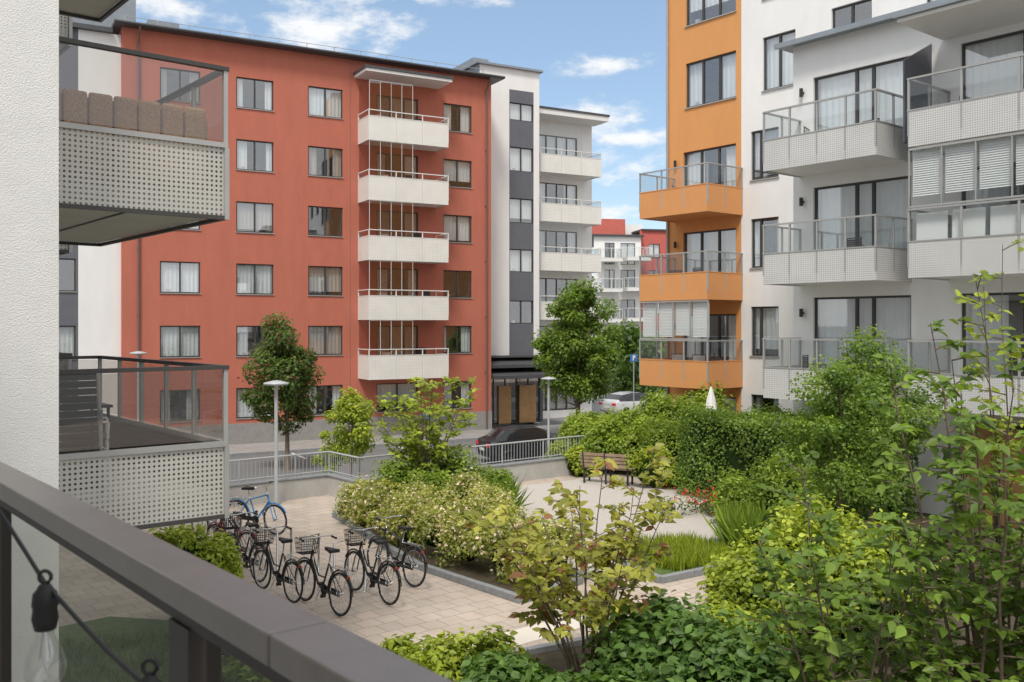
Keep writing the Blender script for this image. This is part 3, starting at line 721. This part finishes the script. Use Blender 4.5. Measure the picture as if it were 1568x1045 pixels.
cwall('courtyard_wall',[(-14,17.9),(-4.9,25.4),(-3.9,24.2),(1.7,28.7),(4.0,30.5)])

def lamp(name,x,y,z0,h):
    e=E(name,(x,y,z0)); p=P()
    p.lathe([(.07,0),(.07,.25),(.05,.3),(.045,h-.12),(.045,h-.1)],n=12); p.build('pole',M['lamp'],e,smooth=True)
    p=P(); p.lathe([(.05,h-.12),(.07,h-.08),(.30,h-.05),(.32,h-.02),(.30,h+.0),(.1,h+.05),(.001,h+.06)],n=24); p.build('lamp_head',M['lamp'],e,smooth=True)
    return e
lamp('street_lamp',-5.95,23.9,0,3.08); lamp('street_lamp',-14.2,36,-1.2,4.7); lamp('street_lamp',1.45,37.5,-1.2,3.65)

# ------------------------------------------------------------------ BIKES
def bike(name,rear,front,col,basket=True,lean=0.06,seed=0,step=True):
    random.seed(seed)
    a=Vector(rear);c=Vector(front); ang=math.atan2(c.y-a.y,c.x-a.x)
    e=E(name,((a.x+c.x)/2,(a.y+c.y)/2,0.012),ang); e.rotation_euler=(lean,0,ang)
    fm=mat(name+'_paint',col,.35,var=.05,spec=.6)
    R=.335; WB=1.08; rx=-WB/2; fx=WB/2
    U=(1,0,0);W=(0,0,1)
    t=P(); 
    for x in (rx,fx): t.torus((x,0,R),U,W,R-.018,.018,32,6)
    t.build('tyres',M['black'],e,smooth=True)
    m=P()
    for x in (rx,fx):
        m.torus((x,0,R),U,W,R-.045,.009,32,5); m.tube([(x,-.05,R),(x,.05,R)],.02,8)
        for k in range(18):
            an=2*math.pi*k/18; m.tube([(x,.02*(1 if k%2 else -1),R),(x+math.cos(an)*(R-.045),0,R+math.sin(an)*(R-.045))],.0018,3)
    hb=(fx-.22,0,1.05)
    m.tube([(fx-.20,0,.88),hb],.012,6)
    m.tube([(hb[0]-.16,.30,1.06),(hb[0]-.02,.28,1.08),(hb[0]+.03,.14,1.07),(hb[0]+.03,0,1.05),(hb[0]+.03,-.14,1.07),(hb[0]-.02,-.28,1.08),(hb[0]-.16,-.30,1.06)],.011,6)
    m.tube([(-.17,0,.72),(-.20,0,.93)],.013,6)
    m.tube([(0,.04,.29),(-.05,.20,.01)],.008,5)
    m.tube([(-.0,-.08,.29),(.10,-.09,.16)],.008,5); m.tube([(0,.08,.29),(-.10,.09,.42)],.008,5)
    for y in(-.06,.06): m.tube([(-.22,y,.72),(rx-.18,y,.72)],.006,4); m.tube([(rx,y,R),(rx-.08,y,.72)],.006,4)
    for k in range(4): m.tube([(-.3-.1*k,-.06,.72),(-.3-.1*k,.06,.72)],.005,4)
    m.build('steel_parts',M['chrome'],e,smooth=True)
    f=P(); bbk=(0,0,.29); st=(-.17,0,.74); hd=(fx-.19,0,.86); hl=(fx-.15,0,.72)
    f.tube([bbk,st],.016,7); f.tube([hl,hd],.02,7)
    if step: f.tube([(0,0,.31),(.12,0,.36),(.27,0,.56),hl],.019,7); f.tube([(-.08,0,.5),(.12,0,.5),(.27,0,.68),hd],.014,7)
    else: f.tube([bbk,hl],.019,7); f.tube([(-.165,0,.72),hd],.016,7)
    for y in(-.05,.05):
        f.tube([bbk,(rx,y,R)],.009,5); f.tube([st,(rx,y,R)],.008,5); f.tube([hl,(fx-.08,y*.9,.60),(fx,y,R)],.011,5)
    f.torus((rx,0,R),U,W,R+.025,.016,16,5,math.radians(-10),math.radians(175)); f.torus((fx,0,R),U,W,R+.025,.016,14,5,math.radians(30),math.radians(170))
    f.build('frame',fm,e,smooth=True)
    d=P(); d.prism([(-.32,-.09),(-.30,-.10),(-.18,-.05),(-.04,-.02),(-.04,.02),(-.18,.05),(-.30,.10),(-.32,.09)],.93,.98)
    for y in(-1,1): d.tube([(hb[0]-.17,.30*y,1.06),(hb[0]-.06,.29*y,1.072)],.017,7)
    d.tube([(.11,-.13,.16),(.11,-.06,.16)],.03,6); d.tube([(-.11,.13,.42),(-.11,.06,.42)],.03,6)
    d.tube([(0,-.04,.29),(0,-.03,.29)],.09,16)
    d.box(-.45,0.03,-.055,-.045,.26,.36)
    d.build('saddle_grips_chainguard',M['black'],e,bevel=.006)
    if basket:
        k_=P(); bx=hb[0]+.10
        for z,s in((.78,.8),(.86,.86),(.94,.93),(1.02,1.0)):
            w_=.17*s; l=.12*s; k_.tube([(bx+.12-l,-w_,z),(bx+.12+l,-w_,z),(bx+.12+l,w_,z),(bx+.12-l,w_,z),(bx+.12-l,-w_,z)],.005,4)
        for i in range(9):
            y=-.17+.34*i/8
            for sx in(-1,1): k_.tube([(bx+.12+sx*.096,y*.8,.78),(bx+.12+sx*.12,y,1.02)],.004,3)
        for i in range(7):
            x_=-.12+.24*i/6
            for sy in(-1,1): k_.tube([(bx+.12+x_*.8,sy*.136,.78),(bx+.12+x_,sy*.17,1.02)],.004,3)
            k_.tube([(bx+.12+x_*.8,-.136,.78),(bx+.12+x_*.8,.136,.78)],.004,3)
        k_.build('basket',M['black'],e)
    r=P(); r.tube([(rx-.2,0,.62),(rx-.22,0,.62)],.03,8); r.build('reflector',mat(name+'_reflector',(.5,.03,.02),.3),e)
    return e
BK=(.02,.02,.022)
bike('bicycle',(-2.67,14.66),(-3.42,15.5),BK,True,.07,1)
bike('bicycle',(-1.99,15.25),(-2.70,16.1),BK,True,.05,2)
bike('bicycle',(-1.70,16.3),(-2.45,17.1),(.03,.03,.035),False,.08,3,False)
bike('bicycle',(-3.55,15.35),(-4.3,16.2),BK,True,.04,4)
bike('bicycle',(-4.45,16.6),(-5.2,17.4),(.05,.045,.04),True,.05,5)
bike('bicycle',(-4.95,17.6),(-5.75,18.3),(.28,.05,.05),False,.06,6)
bike('bicycle',(-6.05,20.9),(-5.05,20.35),(.03,.28,.65),False,.06,7,False)
bike('bicycle',(-5.7,19.1),(-6.5,19.8),(.25,.28,.3),False,-.05,8)
random.seed(21)
e=E('bike_rack'); p=P()
for k in range(6):
    x=-5.6+k*.62; y=18.6-k*.5
    p.tube([(x,y,0),(x,y,.7),(x+.2,y+.24,.7),(x+.2,y+.24,0)],.02,8)
p.build('hoops',M['chrome'],e,smooth=True)

# ------------------------------------------------------------------ CARS
def car(name,loc,rot,col):
    e=E(name,loc,rot)
    paint=mat(name+'_paint',col,.3,0,var=.03,spec=.45)
    st=[(-2.15,.74,.42,.80,.86,.62),(-2.05,.84,.28,.92,.99,.68),(-1.75,.88,.22,.97,1.08,.68),(-1.35,.89,.2,.97,1.38,.62),(-.6,.90,.2,.96,1.48,.62),(.1,.90,.2,.95,1.47,.62),(.55,.90,.2,.94,1.33,.62),(1.15,.89,.2,.92,.98,.66),(1.7,.87,.22,.85,.90,.66),(2.1,.80,.26,.72,.78,.58),(2.22,.70,.36,.60,.64,.5)]
    V=[];F=[];MI=[]
    for x,w,zb,be,tp,wr in st:
        V+=[(x,-w*.9,zb),(x,-w,zb+.2),(x,-w*.99,(zb+be)/2+.1),(x,-w*.95,be),(x,-wr,tp),(x,wr,tp),(x,w*.95,be),(x,w*.99,(zb+be)/2+.1),(x,w,zb+.2),(x,w*.9,zb)]
    n=10
    for i in range(len(st)-1):
        for j in range(n):
            a=i*n+j; c=i*n+(j+1)%n; F.append((a,a+n,c+n,c))
            glass=(j in(3,5) and 2<=i<=6) or (j==4 and i in(2,6)) or (j in (3,4,5) and i==6)
            MI.append(1 if glass else 0)
    F.append(tuple(range(n))); MI.append(0); F.append(tuple((len(st)-1)*n+k for k in range(n))[::-1]); MI.append(0)
    me=bpy.data.meshes.new('body'); me.from_pydata(V,[],F); me.materials.append(paint)
    me.materials.append(mat(name+'_glass',(.015,.018,.02),.08,var=.05,spec=.6))
    me.polygons.foreach_set('material_index',MI); me.polygons.foreach_set('use_smooth',[True]*len(F))
    o=bpy.data.objects.new('body',me); S.collection.objects.link(o); o.parent=e
    bv=o.modifiers.new('b','BEVEL'); bv.width=.035; bv.segments=3; bv.limit_method='ANGLE'; bv.angle_limit=math.radians(20)
    w=P(); rim=P()
    for x in(-1.3,1.35):
        for y in(-.86,.86):
            w.tube([(x,y-.09,.32),(x,y-.1,.32)],.24,20); w.torus((x,y,.32),(1,0,0),(0,0,1),.235,.085,24,8)
            rim.tube([(x,y-.095,.32),(x,y+.095,.32)],.2,16)
    w.build('tyres',M['black'],e,smooth=True); rim.build('rims',M['chrome'],e)
    t=P()
    for s in(-1,1): t.box(-2.16,-1.98,s*.62-.16,s*.62+.16,.72,.88)
    t.build('tail_lights',mat(name+'_tail',(.65,.02,.02),.2),e,bevel=.02)
    t=P()
    for s in(-1,1): t.box(2.02,2.17,s*.55-.16,s*.55+.16,.58,.69)
    t.build('head_lights',M['whitemetal'],e,bevel=.02)
    t=P(); t.box(-2.17,-2.1,-.26,.26,.55,.66); t.build('number_plate',M['paint'],e)
    t=P()
    for s in(-1,1): t.box(.75,.9,s*1.0-.09,s*1.0+.09,.95,1.08)
    for s in(-1,1): t.tube([(-1.3,s*.56,1.47),(.1,s*.56,1.52)],.015,5)
    t.build('mirrors_and_roof_rails',M['black'],e,bevel=.02)
    return e
car('parked_car',(.75,40.2,-1.195),math.radians(22),(.012,.014,.018))
car('parked_car',(7.75,61,-1.195),math.radians(35),(.50,.51,.52))

# ------------------------------------------------------------------ BENCH, PARASOL, SIGN
def bench(name,loc,rot):
    e=E(name,loc,rot); s=P()
    for k in range(5): s.box(-.75,.75,-.25+k*.09,-.18+k*.09,.43,.46)
    for k in range(4): s.box(-.75,.75,.22+.025*k,.25+.025*k,.52+k*.1,.60+k*.1)
    s.build('slats',M['wood'],e,bevel=.005); l=P()
    for x in(-.65,0,.65):
        l.box(x-.025,x+.025,-.24,-.2,0,.43); l.box(x-.025,x+.025,.18,.22,0,.43); l.box(x-.025,x+.025,-.24,.22,.39,.428)
        l.tube([(x,.24,.42),(x,.34,.92)],.02,6)
    l.build('legs',M['darkmetal'],e); return e
bench('park_bench',(2.75,27.1,0),math.radians(-25)+math.pi)
e=E('parasol',(5.55,26.4,0)); p=P(); p.lathe([(.03,0),(.03,2.75)],n=10); p.lathe([(.25,0),(.25,.06),(.03,.08)],n=16); p.build('pole',M['alu'],e)
p=P()
prof=[(.16,1.35),(.20,1.5),(.17,2.0),(.10,2.5),(.02,2.82)]; nn=24
for r,z in prof:
    for j in range(nn): a=2*math.pi*j/nn; k=1+.22*(j%3==0); p.v.append((r*k*math.cos(a),r*k*math.sin(a),z))
for k in range(len(prof)-1):
    for j in range(nn): a=k*nn+j; c=k*nn+(j+1)%nn; p.f.append((a,c,c+nn,a+nn))
p.build('folded_canopy',M['cloth'],e,smooth=True)
def sign(name,x,y,z0,h,s=1):
    e=E(name,(x,y,z0)); p=P(); p.tube([(0,0,0),(0,0,h)],.03,8); p.build('pole',M['lamp'],e)
    p=P(); p.box(-.2,.2,-.04,-.03,h-.4,h); p.build('plate',mat('sign_blue',(.05,.18,.50),.4),e,bevel=.01)
    p=P(); p.box(-.06,.0,-.046,-.041,h-.34,h-.06); p.box(.0,.09,-.046,-.041,h-.2,h-.06); p.build('symbol',M['paint'],e)
sign('traffic_sign',-3.6,40,-1.2,2.2); sign('traffic_sign',6.55,51,-1.2,4.2)

# ------------------------------------------------------------------ DISTANT BUILDINGS
b=Bld('distant_red_apartment_building',(8.6,92,0),math.radians(12))
ops=[(4.9+2.2*c,6.1+2.2*c,z-1.4,z) for z in (1.3,4.2,7.1,10.0,12.6) for c in range(4)]
b.wall('walls',mat('red_render_far',(.50,.12,.10),.9),4.0,16,-1.19,13.9,0,ops)
for o in ops: b.window(*o,0,2,.5,sill=False)
op2=[(.3,1.3,z-2.1,z) for z in (1.3,4.2,7.1,10.0,12.6)]+[(1.9,3.4,z-2.1,z) for z in (1.3,4.2,7.1,10.0,12.6)]
b.wall('white_walls',M['white'],-.8,4.0,-1.19,13.2,-.4,op2)
for o in op2: b.window(*o,-.4,2,.4,sill=False)
for zb in (-.9+2.9*k for k in range(1,5)):
    b.balcony(-.7,1.5,-2.2,-.4,zb,.3,1.25,M['whitemetal'],railm='whitemetal',slabm='whitemetal'); b.balcony(1.9,4.2,-2.6,-.4,zb+.1,.3,1.25,M['whitemetal'],railm='whitemetal',slabm='whitemetal')
b.p('roof',M['roof']).box(-1,4.2,-.7,12,13.2,13.4); b.p('roof',M['roof']).box(4.2,16.2,-.2,12,13.9,14.05)
b.p('roof_block',mat('red_far2',(.52,.14,.11),.9)).box(-.6,3.2,2,10,13.4,15.2)
b.p('roof_block2',M['white']).box(3.4,5.4,3,9,13.41,14.8)
b.done()
b=Bld('distant_white_apartment_building',(-2,125,0),math.radians(8))
b.wall('walls',M['white'],0,60,-1.19,11,0,[(1+3*c,2.5+3*c,z-1.4,z) for z in (1.3,4.2,7.1,10) for c in range(18)])
for z in (1.3,4.2,7.1,10):
    for c in range(18): b.window(1+3*c,2.5+3*c,z-1.4,z,0,2,.3,sill=False)
b.p('roof',M['roof']).box(-.3,60.3,-.3,12,11,11.2)
b.done()

# ------------------------------------------------------------------ VEGETATION
tree('street_tree',(-8.9,37.5,-1.2),6.1,3.9,1.85,2.35,60,330,.15,'redtree',.09)
tree('street_tree',(3.35,48,-1.2),8.4,4.9,2.4,3.4,84,360,.18,'fresh',.12,.30)
tree('lime_tree',(-5.1,30,-1.2),3.9,2.5,.78,1.25,26,170,.12,'lime',.05,.4)
tree('courtyard_tree',(-5.9,31.5,-1.2),3.0,1.6,.7,.9,16,120,.12,'lime',.04,.4)
stems('sumac_tree',(-2.15,23.6,0),10,3.25,1.35,16,.17,'lime',15,.035,.3,T_S,.26,mt='leaf',hmin=.75)
bush('shrub',[(-2.6,23.2,.6,.8,.7,.75),(-1.6,23.4,.7,.8,.7,.8),(-2.0,22.6,.5,.8,.6,.6),(-.6,23.6,.45,.7,.6,.55)],190,.10,'limegreen',core=.5)
items=[(-3.55,21.8),(-3.2,20.9),(-2.75,20.0),(-2.2,19.1),(-1.7,18.3),(-1.0,17.7),(-.5,17.0),(.1,16.4),(-2.4,21.2),(-1.7,20.3),(-.9,19.4),(-.2,18.6),(.4,17.7),(-1.3,21.8),(-.7,20.9),(.6,16.9)]
bush('flowering_shrub',[(x+.2+random.gauss(0,.08),y+random.gauss(0,.1),.36+.12*random.random(),.62,.62,.45+.38*random.random()) for x,y in items],105,.08,'spirea',core=.3,sub=18,cr=.36)
bush('tall_shrub',[(2.6,31.5,.8,1.1,1,.9),(3.6,30.3,.85,1.3,1,1.0),(4.8,30.2,1.1,1.3,1.1,1.35),(5.9,29.6,1.1,1.2,1,1.3),(3.0,29.2,.75,1.0,.9,.9),(4.2,28.6,.8,1.1,.9,1.0),(6.2,30.8,1.2,1.2,1,1.4),(2.2,29.9,.6,.8,.7,.8)],420,.12,'freshlime',sub=13,cr=.36)
hedge('hedge',(3.7,26.9),(5.2,26.3),1.0,1.6,520,.09,'freshlime')
hedge('hedge',(4.45,25.4),(8.4,21.2),1.5,2.12,560,.085,'fresh')
bush('shrub',[(2.0,28.6,.35,.6,.5,.5),(3.9,26.3,.5,.7,.5,.65),(1.4,29.0,.4,.5,.4,.5)],200,.10,'lime')
tree('garden_tree',(6.9,18.2,0),4.5,2.75,1.45,1.65,60,400,.075,'fresh',.05,.30)
tree('garden_tree',(5.2,15.0,0),3.6,2.6,1.05,1.6,46,380,.065,'fresh',.04,.30)
bush('shrub',[(6.0,20.4,.7,.9,.9,1.0),(5.3,21.3,.5,.7,.7,.7),(4.9,17.5,.6,.8,.8,.8)],330,.09,'limegreen')
def tufts(name,cx,cy,rx,ry,n,h,pal,parent=None,k=26,z=.04):
    ps=[];ns=[];ts=[]
    for i in range(n):
        a=rng.random()*6.283; r=math.sqrt(rng.random()); x=cx+rx*r*math.cos(a); y=cy+ry*r*math.sin(a)
        d=unit(k); d[:,2]=np.abs(d[:,2])*1.2+.9
        ps.append(np.tile([x,y,z],(k,1))+.04*rng.standard_normal((k,3))*[1,1,0]); ts.append(d); ns.append(unit(k)*[1,1,.2])
    ps=np.concatenate(ps);ns=np.concatenate(ns);ts=np.concatenate(ts); N=len(ps)
    tm=(np.array([[-.03,0,0],[.03,0,0],[.02,.6,.03],[0,1,.12]]),[(0,1,2,3)])
    return leaf_mesh(name,parent,ps,ns,ts,h*(.6+.6*rng.random(N)),colors(rng.random(N),PAL[pal]),tm,M['leaf'])
tufts('ornamental_grass',3.2,18.2,.9,.95,170,.34,'lime')
tufts('ornamental_grass',4.9,19.0,.5,1.3,90,.75,'limegreen')
tufts('ornamental_grass',-.6,22.6,.7,1.2,80,.8,'fresh')
tufts('lawn_grass',-5.0,11.2,2.6,2.4,900,.16,'mid',k=12)
PAL['redf']=((.45,.02,.02),(.65,.05,.04))
n=190; ps=np.stack([4.6+.42*rng.standard_normal(n),22.6+.6*rng.standard_normal(n),.46+.10*rng.standard_normal(n)],1)
e=E('red_flowers'); leaf_mesh('petals',e,ps,unit(n)+[0,0,.8],unit(n),.085*(.6+.6*rng.random(n)),colors(rng.random(n),PAL['redf']),T_S,M['flower'])
cs=np.array([[4.6+.5*random.gauss(0,1),22.6+.6*random.gauss(0,1),.25] for _ in range(16)]); leaf_mesh('foliage',e,*clumps(cs,np.full((16,3),.25),90,.08,'mid',T_S),T_S,M['leaf'])
bush('golden_shrub',[(4.0,13.0,1.05,1.15,1.0,1.15),(3.3,12.5,.75,.85,.9,.85),(4.9,12.6,.9,1.0,.9,1.05),(3.3,13.6,.5,.7,.7,.6),(2.8,12.0,.5,.7,.7,.6)],260,.08,'lime',T_B,'leafbig',sub=20,cr=.34)
bush('laurel_shrub',[(-.05,10.7,.3,.7,.6,.45),(.8,10.3,.3,.7,.5,.40),(1.75,10.5,.6,.9,.8,.75),(2.5,10.0,.55,.9,.8,.75),(1.9,11.5,.5,.8,.7,.7),(1.3,9.6,.35,.9,.7,.55),(2.2,9.0,.4,1.0,.8,.65),(.1,10.0,.25,.9,.6,.35)],230,.115,'deep',T_B,'leafbig',sub=14,cr=.38)
bush('shrub',[(-1.35,12.5,.15,.45,.3,.25),(-.8,12.2,.2,.45,.35,.3),(-.3,11.9,.3,.5,.4,.4),(-1.2,11.6,.2,.6,.4,.3)],80,.09,'lime',T_B,'leafbig',core=.4)
bush('shrub',[(-3.2,11.9,.3,.5,.45,.45),(-3.7,12.5,.35,.6,.5,.5),(-2.7,11.3,.25,.6,.5,.4)],160,.09,'freshlime',T_B,'leafbig',core=.4)
bush('shrub',[(-5.05,14.3,.95,.6,.5,.62),(-4.55,14.5,.8,.45,.45,.5)],240,.08,'lime',T_B,'leafbig',core=.7,sub=14)
stems('magnolia_shrub',(.9,11.3,0),17,3.1,1.45,11,.14,'autumn',10,.022,.40,T_B,.20,power=1.2)
stems('lilac_tree',(3.75,7.4,0),15,4.55,.95,24,.105,'fresh',12,.026,.2,T_B,.16,lean=(.1,0))
stems('lilac_tree',(4.15,7.8,0),6,5.35,.45,16,.09,'lime',8,.018,.45,T_B,.09,hmin=.85)
stems('lilac_tree',(2.85,7.9,0),13,3.35,1.1,20,.11,'fresh',12,.022,.15,T_B,.2)
stems('lilac_tree',(4.3,6.3,0),11,4.0,.9,22,.10,'mid',12,.024,.2,T_B,.2)
cs=[];rs=[]
for k in range(70):
    cs.append([random.uniform(7,30),random.uniform(76,86),random.uniform(-.5,3.2)]); rs.append([1.6,1.6,1.3])
for k in range(20):
    cs.append([random.uniform(8.2,11),random.uniform(70,74),random.uniform(-.5,4.2)]); rs.append([1.0,1.0,1.0])
e=E('distant_trees'); leaf_mesh('leaves',e,*clumps(np.array(cs),np.array(rs),160,.42,'mid',T_S),T_S,M['leaf'])

# ------------------------------------------------------------------ WORLD
W=bpy.data.worlds.new('World'); S.world=W; W.use_nodes=True
N=W.node_tree.nodes; L=W.node_tree.links; bg=N['Background']
sky=N.new('ShaderNodeTexSky'); sky.sky_type='NISHITA'; sky.sun_disc=False
EL=math.radians(56); AZ=math.radians(192)
sky.sun_elevation=EL; sky.sun_rotation=AZ; sky.air_density=1.0; sky.dust_density=.7; sky.ozone_density=1.6
tc=N.new('ShaderNodeTexCoord')
def dirv(px,py):
    v=Vector((px-784,1450,500-py)); v.normalize(); return v
def MR(src,a,b_,c=0,d=1):
    r=N.new('ShaderNodeMapRange'); r.interpolation_type='SMOOTHSTEP'; r.inputs[1].default_value=a; r.inputs[2].default_value=b_; r.inputs[3].default_value=c; r.inputs[4].default_value=d; L.new(src,r.inputs[0]); return r.outputs[0]
def MM(op,a,b_):
    x=N.new('ShaderNodeMath'); x.operation=op
    for i,v in enumerate((a,b_)):
        if isinstance(v,(int,float)): x.inputs[i].default_value=v
        else: L.new(v,x.inputs[i])
    return x.outputs[0]
prev=None
for px,py,sx,sz in ((480,50,.10,.03),(560,20,.08,.035),(640,-30,.2,.03),(900,100,.07,.016),(925,178,.07,.022),(985,212,.05,.012),(990,258,.06,.018),(920,245,.03,.018),(930,335,.05,.02),(250,10,.1,.03)):
    v=dirv(px,py)
    s=N.new('ShaderNodeVectorMath'); s.operation='SUBTRACT'; L.new(tc.outputs['Generated'],s.inputs[0]); s.inputs[1].default_value=v
    m=N.new('ShaderNodeVectorMath'); m.operation='MULTIPLY'; L.new(s.outputs[0],m.inputs[0]); m.inputs[1].default_value=(1/sx,1/.3,1/sz)
    l=N.new('ShaderNodeVectorMath'); l.operation='LENGTH'; L.new(m.outputs[0],l.inputs[0])
    r=N.new('ShaderNodeMapRange'); r.inputs[1].default_value=0; r.inputs[2].default_value=1.6; r.inputs[3].default_value=1; r.inputs[4].default_value=0; L.new(l.outputs['Value'],r.inputs[0])
    prev=r.outputs[0] if prev is None else MM('MAXIMUM',prev,r.outputs[0])
mp=N.new('ShaderNodeMapping'); mp.inputs['Scale'].default_value=(1,1,2.2); L.new(tc.outputs['Generated'],mp.inputs[0])
nz=N.new('ShaderNodeTexNoise'); nz.inputs['Scale'].default_value=18; nz.inputs['Detail'].default_value=10; nz.inputs['Roughness'].default_value=.62; L.new(mp.outputs[0],nz.inputs['Vector'])
fine=MM('SUBTRACT',MM('MULTIPLY',nz.outputs['Fac'],2.2),1.22)
small=MR(MM('ADD',fine,prev),.33,1.0,0,.96)
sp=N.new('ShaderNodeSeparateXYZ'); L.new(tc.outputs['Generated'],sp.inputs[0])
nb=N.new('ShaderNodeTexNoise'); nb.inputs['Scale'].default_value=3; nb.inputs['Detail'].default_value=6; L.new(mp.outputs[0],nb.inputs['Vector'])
fill_cover=MM('MAXIMUM',MR(sp.outputs[2],.38,.62),MR(sp.outputs[1],.35,-.25))
fill_clouds=MM('MULTIPLY',fill_cover,MR(nb.outputs['Fac'],.25,.55,.35,1.0))  # added out-of-frame cloud deck, overhead and behind camera, to raise ambient light
hz=N.new('ShaderNodeMix'); hz.data_type='RGBA'; hz.inputs[0].default_value=.22; L.new(sky.outputs[0],hz.inputs[6]); hz.inputs[7].default_value=(4.2,5.8,7.2,1)
mx=N.new('ShaderNodeMix'); mx.data_type='RGBA'; L.new(small,mx.inputs[0]); L.new(hz.outputs[2],mx.inputs[6]); mx.inputs[7].default_value=(6.7,6.75,6.8,1)
mx2=N.new('ShaderNodeMix'); mx2.data_type='RGBA'; L.new(fill_clouds,mx2.inputs[0]); L.new(mx.outputs[2],mx2.inputs[6]); mx2.inputs[7].default_value=(7.4,7.4,7.4,1)
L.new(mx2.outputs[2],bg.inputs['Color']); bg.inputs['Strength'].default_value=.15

sd=Vector((math.sin(AZ)*math.cos(EL),math.cos(AZ)*math.cos(EL),math.sin(EL)))
sl=bpy.data.lights.new('sun','SUN'); sl.energy=2.9; sl.angle=math.radians(14); sl.color=(1,.945,.865)
so=bpy.data.objects.new('sun',sl); S.collection.objects.link(so); so.rotation_euler=sd.to_track_quat('Z','Y').to_euler()

# ------------------------------------------------------------------ CAMERA
cd=bpy.data.cameras.new('camera'); co=bpy.data.objects.new('camera',cd); S.collection.objects.link(co)
co.location=(0,0,4.5); co.rotation_euler=(math.radians(90),0,0)
cd.sensor_width=36; cd.lens=33.3; cd.shift_y=-.0143; cd.clip_start=.05; cd.clip_end=6000
cd.dof.use_dof=True; cd.dof.focus_distance=28; cd.dof.aperture_fstop=9
S.camera=co
